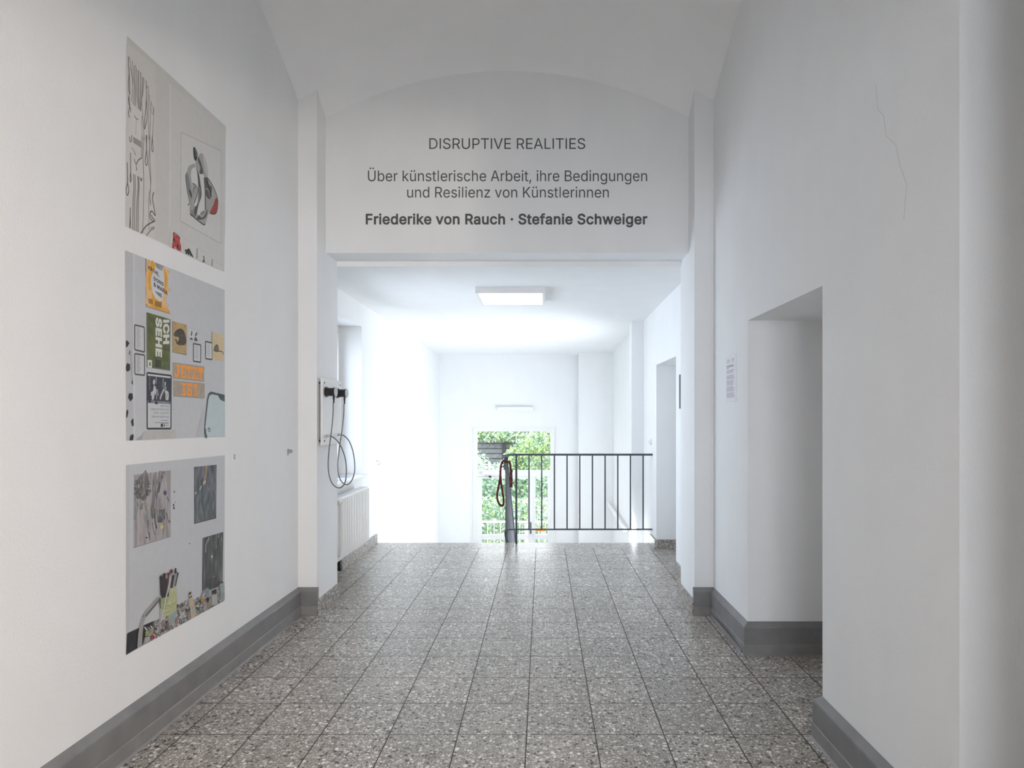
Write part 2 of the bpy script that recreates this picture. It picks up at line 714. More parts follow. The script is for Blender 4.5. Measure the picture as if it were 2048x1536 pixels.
# shallow vaulted ceiling of the corridor
m = MB()
nx, ny = 40, 90
vs, fs = [], []
for j in range(ny + 1):
    y = 0.9 + (4.66 - 0.9) * j / ny
    yy = ((y - 2.6 + 2.02) % 4.04) - 2.02
    if y > 4.58:
        yy = y - 2.6
    gz = 0.934 + math.sqrt(12.96 - yy * yy)
    for i in range(nx + 1):
        x = -1.78 + (1.26 + 1.78) * i / nx
        d = x + 0.259
        vs.append((x, y, gz - (2.752 - math.sqrt(2.752 ** 2 - d * d))))
for j in range(ny):
    for i in range(nx):
        a = j * (nx + 1) + i
        fs.append((a, a + nx + 1, a + nx + 2, a + 1))
m.add(vs, fs, CEIL)
struct(m, 'ceiling', smooth=40)
m = MB()
m.box(-2.3, 4.0, 0.6, YB, TOP, TOP + 0.15, CEIL)
struct(m, 'roof_slab')

# landing and stairwell
W1A, W1B, W1Z0, W1Z1 = 5.08, 6.39, 0.80, 2.297
m = MB()
X0 = LL - 0.36
m.box(X0, LL, YB - 0.02, W1A, ZS, 2.9, WALL)
m.box(X0, LL, W1B, YE + 0.2, ZS, 2.9, WALL)
m.box(X0, LL, W1A, W1B, ZS, W1Z0 - 0.03, WALL)
m.box(X0, LL, W1A, W1B, W1Z1, 2.9, WALL)
struct(m, 'wall_left_landing')

D2A, D2B, D2Z, D2X = 5.644, 6.62, 1.926, 1.45
W2A, W2B, W2Z0, W2Z1 = 7.67, 8.44, -1.1, 1.35
m = MB()
X1 = LR + 0.5
m.box(LR, X1, YB - 0.02, D2A, ZS, 2.9, WALL)
m.box(LR, X1, D2A, D2B, D2Z, 2.9, WALL)
m.box(LR, X1, D2A, D2B, ZS, -0.1, WALL)
m.box(LR, X1, D2B, W2A, ZS, 2.9, WALL)
m.box(LR, X1, W2A, W2B, ZS, W2Z0, WALL)
m.box(LR, X1, W2A, W2B, W2Z1, 2.9, WALL)
m.box(LR, X1, W2B, YE + 0.2, ZS, 2.9, WALL)
m.box(1.048, LR, 7.45, 7.66, ZS, 2.9, WALL)
struct(m, 'wall_right_landing')

EX0, EX1, EZ1 = -1.245, 0.222, 1.188
m = MB()
m.box(X0, EX0, YE, YE + 0.3, ZS - 0.2, 2.9, WALL)
m.box(EX1, X1, YE, YE + 0.3, ZS - 0.2, 2.9, WALL)
m.box(EX0, EX1, YE, YE + 0.3, EZ1, 2.9, WALL)
m.box(0.62, LR + 0.02, 10.8, YE, ZS, 2.9, WALL)
struct(m, 'wall_end')

m = MB()
m.prism([(X0, YB - 0.01, 2.544), (X0, YE + 0.3, 2.468), (X0, YE + 0.3, 2.95), (X0, YB - 0.01, 2.95)], (X1 - X0, 0, 0), CEIL)
struct(m, 'ceiling_landing')

m = MB()
m.box(LL, LR, 6.70, 6.94, ZS, -0.2, WALL)
struct(m, 'wall_under_landing')

# flight of steps going down from the landing
m = MB()
for k in range(8):
    z1 = -0.181 * (k + 1)
    if z1 - 0.03 > ZS:
        m.box(LL, -0.34, 6.94 + 0.29 * k, 6.94 + 0.29 * (k + 1) + 0.02, max(ZS, z1 - 0.5), z1, TERR)
struct(m, 'stair_flight')['label'] = 'terrazzo steps going down from the landing'


# hairline crack in the plaster of the right wall
m = MB()
ck = [at(px_, py_, XR * F_PX / (px_ - CX)) for px_, py_ in ((1752, 170), (1756, 218), (1768, 232), (1773, 272), (1792, 290), (1800, 330), (1808, 352), (1814, 370), (1812, 392), (1808, 440))]
for i in range(len(ck) - 1):
    a_, b_ = ck[i], ck[i + 1]
    m.poly([(XR - 0.0006, a_.y - 0.0007, a_.z), (XR - 0.0006, a_.y + 0.0007, a_.z), (XR - 0.0006, b_.y + 0.0007, b_.z), (XR - 0.0006, b_.y - 0.0007, b_.z)], flat('crack_grey', (0.42, 0.42, 0.42), 0.8))
m.build('crack', wr, smooth='flatart')


# skirtings
def skirting(path, prof, mats):
    m = MB()
    P = [Vector(p) for p in path]
    n = len(P)
    rows = []
    for i in range(n):
        d0 = (P[i] - P[i - 1]).normalized() if i > 0 else None
        d1 = (P[i + 1] - P[i]).normalized() if i < n - 1 else None
        n0 = Vector((d0.y, -d0.x)) if d0 else None
        n1 = Vector((d1.y, -d1.x)) if d1 else None
        if n0 is None:
            mit = n1
        elif n1 is None:
            mit = n0
        else:
            mit = (n0 + n1)
            mit = mit / max(0.2, (1 + n0.dot(n1)))
        rows.append([(P[i].x + mit.x * d, P[i].y + mit.y * d, z) for d, z in prof])
    k = len(prof)
    vs = [p for r in rows for p in r]
    for q in range(k):
        r = (q + 1) % k
        fs = [(i * k + q, i * k + r, (i + 1) * k + r, (i + 1) * k + q) for i in range(n - 1)]
        m.add(vs, fs, mats[min(q, len(mats) - 1)])
    m.add(rows[0], [tuple(range(k))], mats[0])
    m.add(rows[-1], [tuple(range(k))], mats[0])
    return m


G_PROF = [(0.0, 0.190), (0.028, 0.166), (0.030, 0.160), (0.030, 0.066), (0.034, 0.063), (0.035, 0.008), (0.043, 0.0), (0.0, 0.0)]
G_M = [GREY, GREY, GREY, LINO, LINO, LINO, GREY, GREY]
T_PROF = [(0.0, 0.100), (0.021, 0.100), (0.021, 0.0), (0.0, 0.0)]
struct(skirting([(XL, 1.18), (XL, YP), (JL + 0.012, YP)], G_PROF, G_M), 'baseboard_left')
struct(skirting([(JL, YP - 0.02), (JL, YB), (LL, YB), (LL, 6.92)], T_PROF, [TERR]), 'baseboard_left_landing')
struct(skirting([(LR, 6.93), (LR, D2B), (D2X, D2B)], T_PROF, [TERR]), 'baseboard_right_stair_side')
struct(skirting([(D2X, D2A), (LR, D2A), (LR, YB), (JR, YB), (JR, YP - 0.02)], T_PROF, [TERR]), 'baseboard_right_landing')
struct(skirting([(JR - 0.012, YP), (XR, YP), (XR, D1B), (D1X, D1B)], G_PROF, G_M), 'baseboard_right')
struct(skirting([(D1X, D1A), (XR, D1A), (XR, 1.82), (1.62, 1.82)], G_PROF, G_M), 'baseboard_right_front')

# strip of lino skirting coming loose at the floor, right wall
m = MB()
sec = [(-0.001, -0.012), (0.001, -0.012), (0.001, 0.012), (-0.001, 0.012)]
pth = [(XR - 0.038 - 0.020 * math.sin(math.pi * t) ** 2, 3.70 + 0.68 * t, 0.014 + 0.022 * math.sin(math.pi * t) ** 2) for t in [i / 24 for i in range(25)]]
m.sweep(pth, [(-0.001, -0.014), (0.001, -0.014), (0.001, 0.014), (-0.001, 0.014)], LINO, up=(0, 0, 1))
struct(m, 'trim_loose_strip')


# doors at the back of the two recesses
def recess_door(name, x, y0, y1, z1):
    r = MB()
    r.box(x, x + 0.06, y0, y1, 0.0, z1, WHITE)
    o = struct(r, name)
    f = MB()
    f.box(x - 0.03, x, y0, y0 + 0.06, 0, z1, WHITE)
    f.box(x - 0.03, x, y1 - 0.06, y1, 0, z1, WHITE)
    f.box(x - 0.03, x, y0 + 0.06, y1 - 0.06, z1 - 0.06, z1, WHITE)
    f.build('door_frame', o, bevel=0.004)
    h = MB()
    h.tube([(x, y0 + 0.14, 1.02), (x - 0.05, y0 + 0.14, 1.02), (x - 0.055, y0 + 0.16, 1.02), (x - 0.055, y0 + 0.27, 1.02)], 0.009, CHROME)
    h.build('door_handle', o, smooth=40)


recess_door('door_1', D1X, D1A, D1B, D1Z)
recess_door('door_2', D2X, D2A, D2B, D2Z)

# window of the landing, left
w = MB()
fx0, fx1 = LL - 0.29, LL - 0.22
w.box(fx0, fx1, W1A, W1B, W1Z0, W1Z0 + 0.07, WHITE)
w.box(fx0, fx1, W1A, W1B, W1Z1 - 0.07, W1Z1, WHITE)
w.box(fx0, fx1, W1A, W1A + 0.07, W1Z0 + 0.07, W1Z1 - 0.07, WHITE)
w.box(fx0, fx1, W1B - 0.045, W1B, W1Z0 + 0.07, W1Z1 - 0.07, WHITE)
ym = (W1A + W1B) / 2
w.box(fx0, fx1, ym - 0.05, ym + 0.05, W1Z0 + 0.07, W1Z1 - 0.07, WHITE)
win = struct(w, 'window_1', bevel=0.004)
p = MB()
p.box(fx0 + 0.03, fx0 + 0.036, W1A + 0.07, ym - 0.05, W1Z0 + 0.07, W1Z1 - 0.07, GLASS_G)
p.box(fx0 + 0.03, fx0 + 0.036, ym + 0.05, W1B - 0.045, W1Z0 + 0.07, W1Z1 - 0.07, GLASS_G)
p.build('window_pane', win)
s = MB()
s.box(fx1 - 0.02, LL + 0.05, W1A - 0.06, W1B + 0.06, W1Z0 - 0.03, W1Z0, WHITE)
s.build('window_sill', win, bevel=0.006)
h = MB()
h.tube([(fx1, ym, 1.5), (fx1 + 0.04, ym, 1.5), (fx1 + 0.045, ym, 1.48), (fx1 + 0.045, ym, 1.38)], 0.009, CHROME)
h.build('window_handle', win, smooth=40)

# unseen window added behind the pier, right, to let in light for the stairwell
w = MB()
gx0, gx1 = LR + 0.06, LR + 0.12
for (a, b2, c, d) in ((W2A, W2B, W2Z0, W2Z0 + 0.06), (W2A, W2B, W2Z1 - 0.06, W2Z1), (W2A, W2A + 0.06, W2Z0 + 0.06, W2Z1 - 0.06), (W2B - 0.06, W2B, W2Z0 + 0.06, W2Z1 - 0.06)):
    w.box(gx0, gx1, a, b2, c, d, WHITE)
win = struct(w, 'added_window_2', bevel=0.004)
p = MB()
p.box(gx0 + 0.03, gx0 + 0.036, W2A + 0.06, W2B - 0.06, W2Z0 + 0.06, W2Z1 - 0.06, GLASS)
p.build('window_pane', win)

# window of the hall, behind the viewer
w = MB()
for (a, b2, c, d) in ((-0.75, 0.75, 0.85, 0.92), (-0.75, 0.75, 2.48, 2.55), (-0.75, -0.68, 0.92, 2.48), (0.68, 0.75, 0.92, 2.48), (-0.03, 0.03, 0.92, 2.48)):
    w.box(a, b2, -2.74, -2.68, c, d, WHITE)
win = struct(w, 'window_3', bevel=0.004)
p = MB()
p.box(-0.68, -0.03, -2.716, -2.71, 0.92, 2.48, GLASS)
p.box(0.03, 0.68, -2.716, -2.71, 0.92, 2.48, GLASS)
p.build('window_pane', win)

# glazed entrance door with transom and side light, end wall
def ex(px):
    return (px - CX) * YE / F_PX


def ez(py):
    return EYE - (py - CY) * YE / F_PX


w = MB()
y0, y1 = YE + 0.02, YE + 0.09
w.box(EX0, ex(954), y0, y1, ZS, EZ1, WHITE)
w.box(ex(1101), EX1, y0, y1, ZS, EZ1, WHITE)
w.box(ex(954), ex(1101), y0, y1, ez(863), EZ1, WHITE)
w.box(ex(954), ex(1101), y0, y1, ez(953), ez(941), WHITE)
w.box(ex(1058), ex(1071), y0, y1, ZS, ez(953), WHITE)
w.box(ex(1071), ex(1095), y0, y1, ez(1079), ez(1070), WHITE)
w.box(ex(1095), ex(1101), y0, y1, ZS, ez(953), WHITE)
ed = struct(w, 'door_3', bevel=0.004)
lf = MB()
y2, y3 = YE + 0.0, YE + 0.06
lf.box(ex(955), ex(963), y2, y3, ZS + 0.02, ez(953.5), WHITE)
lf.box(ex(1056), ex(1066), y2, y3, ZS + 0.02, ez(953.5), WHITE)
lf.box(ex(963), ex(1056), y2, y3, ez(957), ez(953.5), WHITE)
lf.box(ex(963), ex(1056), y2, y3, ez(1079.5), ez(1069.5), WHITE)
lf.box(ex(963), ex(1056), y2, y3, ZS + 0.02, ZS + 0.14, WHITE)
lfo = lf.build('door_leaf', ed, bevel=0.004)
p = MB()
p.box(ex(954), ex(1101), YE + 0.05, YE + 0.056, ez(941), ez(863), GLASS)
p.box(ex(1071), ex(1095), YE + 0.05, YE + 0.056, ez(1070), ez(953), GLASS)
p.box(ex(1071), ex(1095), YE + 0.05, YE + 0.056, ZS + 0.02, ez(1079), GLASS)
p.build('door_glazing', ed)
p = MB()
p.box(ex(963), ex(1056), YE + 0.03, YE + 0.036, ez(1069.5), ez(957), GLASS)
p.box(ex(963), ex(1056), YE + 0.03, YE + 0.036, ZS + 0.14, ez(1079.5), GLASS)
p.build('leaf_pane', lfo)
h = MB()
hx = ex(1061.5)
h.tube([(hx, YE, ez(1045)), (hx, YE - 0.05, ez(1045)), (hx, YE - 0.05, ez(1066)), (hx, YE, ez(1066))], 0.012, STEEL)
h.build('door_handle', lfo, smooth=40)
c = MB()
c.box(ex(965), ex(996), YE - 0.07, YE + 0.02, ez(949.5), ez(943.5), WHITE)
c.tube([(ex(970), YE - 0.04, ez(950)), (ex(982), YE - 0.16, ez(951.5))], 0.012, CHROME)
c.tube([(ex(980), YE - 0.14, ez(951.3)), (ex(983), YE - 0.17, ez(951.7))], 0.02, BLACK)
c.build('door_closer', ed, bevel=0.004)
c = MB()      # casing on the wall around the door
for (a, b2, c0, d0) in ((EX0 - 0.03, EX0, ZS, EZ1 + 0.03), (EX1, EX1 + 0.03, ZS, EZ1 + 0.03), (EX0, EX1, EZ1, EZ1 + 0.03)):
    c.box(a, b2, YE - 0.012, YE, c0, d0, WHITE)
c.build('door_casing', ed)

# ------------------------------------------------------------------ outside, beyond the entrance door
m = MB()
m.box(-9, 9, YE + 0.3, 30, ZS - 0.3, ZS - 0.02, flat('pale_paving', (0.42, 0.42, 0.40), 0.8))
struct(m, 'ground')


def foliage(name, lab, cat, x0, x1, y0, y1, z0, ztop, count, size, mats, seed, shape='hedge', group=None):
    rnd = random.Random(seed)
    m = MB()
    for _ in range(count):
        for _try in range(20):
            x, y = rnd.uniform(x0, x1), rnd.uniform(y0, y1)
            top = ztop(x) if callable(ztop) else ztop
            z = rnd.uniform(z0, top + rnd.uniform(-0.06, 0.08))
            if shape == 'hedge':
                # leaves sit near the outer faces
                if y - y0 < 0.16 or top - z < 0.14 or rnd.random() < 0.12:
                    break
            else:
                break
        mat = rnd.choice(mats)
        d = Vector((rnd.gauss(0, 1), rnd.gauss(-0.6, 1), rnd.gauss(0.5, 1))).normalized()
        a = d.orthogonal().normalized()
        a = Matrix.Rotation(rnd.uniform(0, 6.28), 3, d) @ a
        b = d.cross(a)
        s = size * rnd.uniform(0.6, 1.3)
        c = Vector((x, y, z))
        m.add([c - a * s, c + b * s * 0.5 + d * s * 0.15, c + a * s, c - b * s * 0.5 + d * s * 0.15], [(0, 1, 2, 3)], mat)
    o = m.build(name, None, smooth='flatart')
    tag(o, lab, cat, group)
    return o


LEAF_D = leafy('dark_leaves', (0.08, 0.17, 0.10), (0.19, 0.31, 0.20))
LEAF_M = leafy('mid_leaves', (0.19, 0.31, 0.21), (0.36, 0.50, 0.35))
LEAF_Y = leafy('yellow_green_leaves', (0.25, 0.40, 0.13), (0.45, 0.60, 0.22))
LEAF_P = leafy('pale_leaves', (0.38, 0.48, 0.41), (0.68, 0.75, 0.68))

# weathered board fence
bd = flat('weathered_boards', (0.20, 0.205, 0.22), 0.8, var=0.25, scale=14)
pd = flat('dark_fence_post', (0.05, 0.052, 0.06), 0.7)
fen = thing('board_fence', 'weathered grey board fence with dark posts standing beyond the entrance door', 'fence', (-1.0, 17.1, ZS))
b = MB()
for k in range(14):
    b.box(-3.4, -1.06, 17.1, 17.13, ZS + 0.06 + 0.135 * k + 0.56, ZS + 0.06 + 0.135 * (k + 1) + 0.54, bd)
for k in range(15):
    b.box(-1.06, 1.2, 17.1, 17.13, ZS + 0.06 + 0.135 * k + 0.56, ZS + 0.06 + 0.135 * (k + 1) + 0.54, bd)
b.box(-3.4, 1.2, 17.13, 17.15, ZS + 0.6, 1.09, pd)
b.build('board_panel', fen)
for px_ in (-2.4, -1.06, -0.56, 0.6):
    b = MB()
    b.box(px_ - 0.04, px_ + 0.05, 17.02, 17.1, ZS, 0.78, pd)
    b.build('post', fen)

foliage('ivy', 'bright yellow green ivy climbing over the board fence', 'ivy', -0.95, 0.75, 15.6, 16.6, -0.6, lambda x: 0.45 + 0.62 * max(0, min(1, (x + 0.95) / 0.75)), 5200, 0.05, [LEAF_Y, LEAF_Y, LEAF_M, LEAF_D], 3, 'loose')
foliage('shrub', 'pale leaved shrub growing in front of the board fence', 'shrub', -2.6, -1.0, 15.2, 16.2, ZS, lambda x: 0.95 - 0.75 * max(0, min(1, (x + 2.2) / 0.9)), 4200, 0.055, [LEAF_P, LEAF_P, LEAF_M], 4, 'loose')
foliage('tree_branch', 'leafy branch hanging over the top of the board fence', 'branch', -2.2, -0.4, 16.62, 16.98, 0.72, 1.25, 1500, 0.055, [LEAF_P, LEAF_M, LEAF_Y], 8, 'loose')
foliage('hedge', 'tall dark green hedge behind the low hedge', 'hedge', -3.0, 2.6, 14.2, 14.9, ZS, 0.0, 6500, 0.055, [LEAF_D, LEAF_M, LEAF_M], 5)
foliage('hedge', 'low bright green hedge in front of the tall hedge', 'hedge', -2.6, 2.4, 13.0, 13.6, ZS, -0.38, 6500, 0.045, [LEAF_M, LEAF_M, LEAF_Y, LEAF_P], 6)

orl = thing('outdoor_railing', 'white metal railing outside the glazed entrance door', 'railing', (-0.6, 12.4, ZS))
b = MB()
b.box(-1.5, 0.6, 12.38, 12.42, -0.70, -0.665, WHITE)
b.build('top_rail', orl)
b = MB()
b.box(-1.5, 0.6, 12.385, 12.415, -1.36, -1.335, WHITE)
b.build('bottom_rail', orl)
for k in range(17):
    b = MB()
    xx = -1.46 + 0.126 * k
    b.box(xx - 0.008, xx + 0.008, 12.392, 12.408, ZS - 0.02 if k % 8 == 0 else -1.34, -0.69, WHITE)
    b.build('baluster', orl)
b = MB()
b.box(ex(1049) * 1.09, ex(1060) * 1.09, 12.2, 12.36, ZS - 0.02, -0.72, WHITE)
tag(b.build('letter_box_pillar', bevel=0.005), 'slim white pillar outside behind the lower door glass', 'pillar')

# orange sticker on the side light
b = MB()
orange = flat('orange_sticker', (0.85, 0.33, 0.03), 0.5)
b.box(ex(1072.5), ex(1091.5), YE + 0.046, YE + 0.049, ez(1063.2), ez(1057), orange)
b.box(ex(1082), ex(1091.5), YE + 0.046, YE + 0.049, ez(1069.5), ez(1063.3), flat('white_paper', (0.8, 0.8, 0.8), 0.7))
tag(b.build('sticker'), 'orange and white sticker low on the side light of the entrance door', 'sticker')

# ------------------------------------------------------------------ landing furniture
# ceiling light
lt = thing('ceiling_light', 'square white flat ceiling light glowing on the landing ceiling', 'ceiling light', (-0.29, 5.91, 2.482))
lx0, lx1, ly0, ly1, lz0, lz1 = -0.598, 0.019, 5.60, 6.217, 2.482, 2.536
b = MB()
for (a0, a1, c0, c1) in ((lx0, lx1, ly0, ly0 + 0.022), (lx0, lx1, ly1 - 0.022, ly1), (lx0, lx0 + 0.022, ly0 + 0.022, ly1 - 0.022), (lx1 - 0.022, lx1, ly0 + 0.022, ly1 - 0.022)):
    b.box(a0, a1, c0, c1, lz0, lz1, WHITE)
b.build('frame', lt)
b = MB()
b.box(lx0 + 0.022, lx1 - 0.022, ly0 + 0.022, ly1 - 0.022, lz0 + 0.004, lz0 + 0.012, LED)
b.build('diffuser', lt)

# small wall light above the entrance door
wl = thing('wall_light', 'small white box light on the end wall above the entrance door', 'wall light', (ex(1031), YE, ez(822)))
b = MB()
b.box(ex(995), ex(1067), YE - 0.10, YE, ez(821), ez(814), WHITE)
b.build('housing', wl, bevel=0.008)
b = MB()
b.box(ex(998), ex(1064), YE - 0.095, YE - 0.005, ez(822.5), ez(821), flat('opal_cover', (0.85, 0.85, 0.85), 0.3))
b.build('cover', wl)

# railing
ra = thing('stair_railing', 'dark grey steel railing with thin bars along the landing and down the stairs', 'railing', (0.45, 6.87, 0.0))
RY, RX = 6.87, -0.405
SL = 0.181 / 0.29


def flatbar(pts, w, h, mat, name, parent):
    b = MB()
    b.sweep(pts, [(-w / 2, -h / 2), (w / 2, -h / 2), (w / 2, h / 2), (-w / 2, h / 2)], mat, up=(0, 0, 1))
    return b.build(name, parent)


corner = spline([(-0.30, RY, 0.972), (-0.355, RY + 0.004, 0.970), (-0.395, RY + 0.03, 0.955), (RX, RY + 0.09, 0.905), (RX, RY + 0.17, 0.905 - 0.08 * SL)], 6)
flatbar([(LR, RY, 0.972), (0.4, RY, 0.972)] + corner, 0.045, 0.020, STEEL, 'top_rail', ra)
flatbar([(RX, RY + 0.17, 0.905 - 0.08 * SL), (RX, 9.15, 0.905 - (9.15 - RY - 0.09) * SL)], 0.045, 0.020, STEEL, 'stair_handrail', ra)
corner = spline([(-0.30, RY, 0.160), (-0.355, RY + 0.004, 0.158), (-0.395, RY + 0.03, 0.143), (RX, RY + 0.09, 0.10), (RX, RY + 0.17, 0.10 - 0.08 * SL)], 6)
flatbar([(LR, RY, 0.160), (0.4, RY, 0.160)] + corner + [(RX, 9.15, 0.10 - (9.15 - RY - 0.09) * SL)], 0.035, 0.012, STEEL, 'bottom_rail', ra)
for k in range(11):
    xx = -0.287 + 0.1378 * k
    b = MB()
    if k == 0:
        b.box(xx - 0.011, xx + 0.011, RY - 0.011, RY + 0.011, 0.0, 0.965, STEEL)
        b.build('post', ra)
    else:
        b.box(xx - 0.007, xx + 0.007, RY - 0.007, RY + 0.007, 0.16, 0.965, STEEL)
        b.build('baluster', ra)
GREYBAR = flat('grey_steel_bars', (0.13, 0.135, 0.15), 0.45, var=0.08)
for k in range(16):
    yy = RY + 0.12 + 0.1378 * k
    zt = 0.905 - (yy - RY - 0.09) * SL
    b = MB()
    b.box(RX - 0.009, RX + 0.009, yy - 0.009, yy + 0.009, zt - 0.80, zt - 0.008, GREYBAR)
    b.build('baluster', ra)

# braided rope hung over the rail end
ro = MB()
rp = [at(px_, py_, RY - 0.035) for px_, py_ in ((1021.3, 975), (1021.2, 958), (1021, 942), (1020.6, 930), (1018.5, 923.5), (1013, 924), (1006.5, 922.5), (1002.6, 929), (1001, 940), (1000.6, 953), (998.2, 968), (995, 985), (994.8, 998), (998.6, 1008), (1004, 1011.5), (1007.2, 1007), (1006.8, 996), (1004.2, 978), (1001.8, 962), (1000.8, 952))]
rp[4] = rp[4] + Vector((0, -0.01, 0.0))
rp[5] = rp[5] + Vector((0, -0.02, 0.0))
path = spline(rp, 14)
red = flat('red_braid', (0.16, 0.022, 0.020), 0.75, var=0.3, scale=300)
drk = flat('black_braid', (0.015, 0.010, 0.010), 0.8)


def strand(pth, r, mat, phase, turn, off):
    sec = [(off * math.cos(phase) + r * math.cos(2 * math.pi * q / 7), off * math.sin(phase) + r * math.sin(2 * math.pi * q / 7)) for q in range(7)]
    ro.sweep(pth, sec, mat, twist=turn)


for ph, mt in ((0, red), (2.09, red), (4.19, drk)):
    strand(path, 0.0072, mt, ph, 0.55, 0.0058)
second = spline([at(px_, py_, RY - 0.05) for px_, py_ in ((1024.2, 939), (1022.8, 946), (1023.2, 958), (1023.2, 975))], 14)
for ph, mt in ((0, red), (2.09, drk), (4.19, red)):
    strand(second, 0.0072, mt, ph, 0.55, 0.0058)
tag(ro.build('rope', smooth=60), 'looped red and black braided rope hanging from the end of the stair railing', 'rope')

# radiator under the window
rd = thing('radiator', 'white ribbed radiator on the wall under the landing window', 'radiator', (-1.74, 5.55, 0.17))
b = MB()
r0, r1, zb, zt = 4.98, 6.17, 0.175, 0.705
npitch = 24
pt = (r1 - r0) / npitch
for k in range(npitch):
    yc = r0 + pt * (k + 0.5)
    hw = pt * 0.37
    # a flat rounded column: rounded front edge
    prof = [(-1.79, yc - hw), (-1.702, yc - hw), (-1.690, yc - hw * 0.55), (-1.686, yc), (-1.690, yc + hw * 0.55), (-1.702, yc + hw), (-1.79, yc + hw)]
    b.prism([(x, y, zb + 0.012) for x, y in prof], (0, 0, zt - zb - 0.03), RADW)
b.build('column', rd, smooth=50)
b = MB()
b.box(-1.785, -1.698, r0, r1, zt - 0.05, zt, RADW)
b.box(-1.785, -1.705, r0, r1, zb, zb + 0.045, RADW)
b.build('header', rd, bevel=0.008)
b = MB()
b.lathe((-1.664, 5.165, 0.690), (0, -1, 0), [(-0.05, 0.014), (-0.02, 0.014), (-0.018, 0.024), (0.06, 0.024), (0.066, 0.018)], flat('cream_valve', (0.62, 0.60, 0.53), 0.4))
b.build('valve', rd, smooth=40)
b = MB()
b.tube([(-1.664, 5.19, 0.690), (-1.664, 5.205, 0.67), (-1.664, 5.205, 0.28), (-1.675, 5.21, 0.24), (-1.70, 5.22, 0.22)], 0.011, RADW)
b.build('supply_pipe', rd, smooth=40)
b = MB()
b.box(-1.827, -1.79, 5.3, 5.33, 0.25, 0.62, RADW)
b.build('bracket', rd)
b = MB()
b.box(-1.827, -1.79, 5.9, 5.93, 0.25, 0.62, RADW)
b.build('bracket', rd)
b = MB()
b.lathe((-1.805, 5.57, 0.055), (1, 0, 0), [(0, 0.03), (0.03, 0.03), (0.034, 0.022)], BLACK, 16)
b.box(-1.808, -1.775, 5.545, 5.595, 0.05, 0.125, BLACK)
b.build('pipe_collar', rd)

# leaflets lying on the window sill
paper = flat('leaflet_paper', (0.70, 0.71, 0.74), 0.6)
pink = flat('leaflet_print', (0.30, 0.33, 0.42), 0.6)
for i, (yy, xx, rz, lab) in enumerate(((5.42, -1.93, 0.3, 'printed leaflet at the near end of the window sill'), (5.78, -1.95, -0.2, 'printed leaflet in the middle of the window sill'), (6.14, -1.92, 0.1, 'printed leaflet at the far end of the window sill'))):
    b = MB()
    R = Matrix.Rotation(rz, 3, 'Z')

    def q(a, c_, z):
        v = R @ Vector((a, c_, 0))
        return (xx + v.x, yy + v.y, z)

    b.prism([q(-0.074, -0.105, 0.8005), q(0.074, -0.105, 0.8005), q(0.074, 0.105, 0.8005), q(-0.074, 0.105, 0.8005)], (0, 0, 0.003), paper)
    for j in range(5):
        a = -0.085 + 0.036 * j
        b.poly([q(-0.06, a, 0.8037), q(0.05, a, 0.8037), q(0.05, a + 0.022, 0.8037), q(-0.06, a + 0.022, 0.8037)], pink)
    tag(b.build('leaflet'), lab, 'leaflet', 'leaflets on the window sill')

# hook on the left wall of the landing
b = MB()
b.lathe((LL, 6.95, 0.90), (1, 0, 0), [(0, 0.018), (0.006, 0.018), (0.008, 0.012)], RADW, 16)
b.tube(spline([(LL, 6.95, 0.90), (LL + 0.03, 6.95, 0.895), (LL + 0.04, 6.95, 0.875), (LL + 0.03, 6.95, 0.855), (LL + 0.012, 6.95, 0.865)], 5), 0.006, RADW, 8)
tag(b.build('wall_hook', smooth=40), 'small white hook on the landing wall past the radiator', 'hook')

# light switch on the right wall by the railing
sw = thing('light_switch', 'round white light switch on the wall above the railing end', 'switch', (LR, 6.92, 1.113))
b = MB()
b.lathe((LR, 6.92, 1.113), (-1, 0, 0), [(0, 0.036), (0.016, 0.036), (0.022, 0.028)], WHITE, 24)
b.build('plate', sw, smooth=40)
b = MB()
b.box(LR - 0.032, LR - 0.02, 6.905, 6.935, 1.098, 1.128, WHITE)
b.build('rocker', sw, bevel=0.003)

# framed notice on the right landing wall
fn = thing('picture_frame', 'white framed dark notice on the landing wall just past the right jamb', 'picture frame', (LR, 5.32, 1.45))
b = MB()
f0, f1, g0, g1, dp = 5.29, 5.447, 1.435, 1.765, 0.022
for (a0, a1, c0, c1) in ((f0, f1, g0, g0 + 0.02), (f0, f1, g1 - 0.02, g1), (f0, f0 + 0.06, g0 + 0.02, g1 - 0.02), (f1 - 0.03, f1, g0 + 0.02, g1 - 0.02)):
    b.box(LR - dp, LR, a0, a1, c0, c1, WHITE)
b.build('frame', fn)
b = MB()
b.box(LR - dp + 0.001, LR - 0.001, f0 + 0.06, f1 - 0.03, g0 + 0.02, g1 - 0.02, flat('dark_print', (0.03, 0.032, 0.035), 0.4))
b.build('print', fn)

# handrail fixed to the far right wall of the stairwell
hr = thing('wall_handrail', 'white handrail on the right wall low in the stairwell', 'handrail', (1.1, 9.8, -0.2))
b = MB()
b.tube([(1.12, 8.6, -0.16), (1.12, 10.75, -0.10)], 0.03, WHITE, 12)
b.build('rail', hr, smooth=40)
for yy in (8.9, 10.3):
    b = MB()
    b.tube([(1.12, yy, -0.17), (1.19, yy, -0.21)], 0.01, WHITE, 8)
    b.build('bracket', hr)

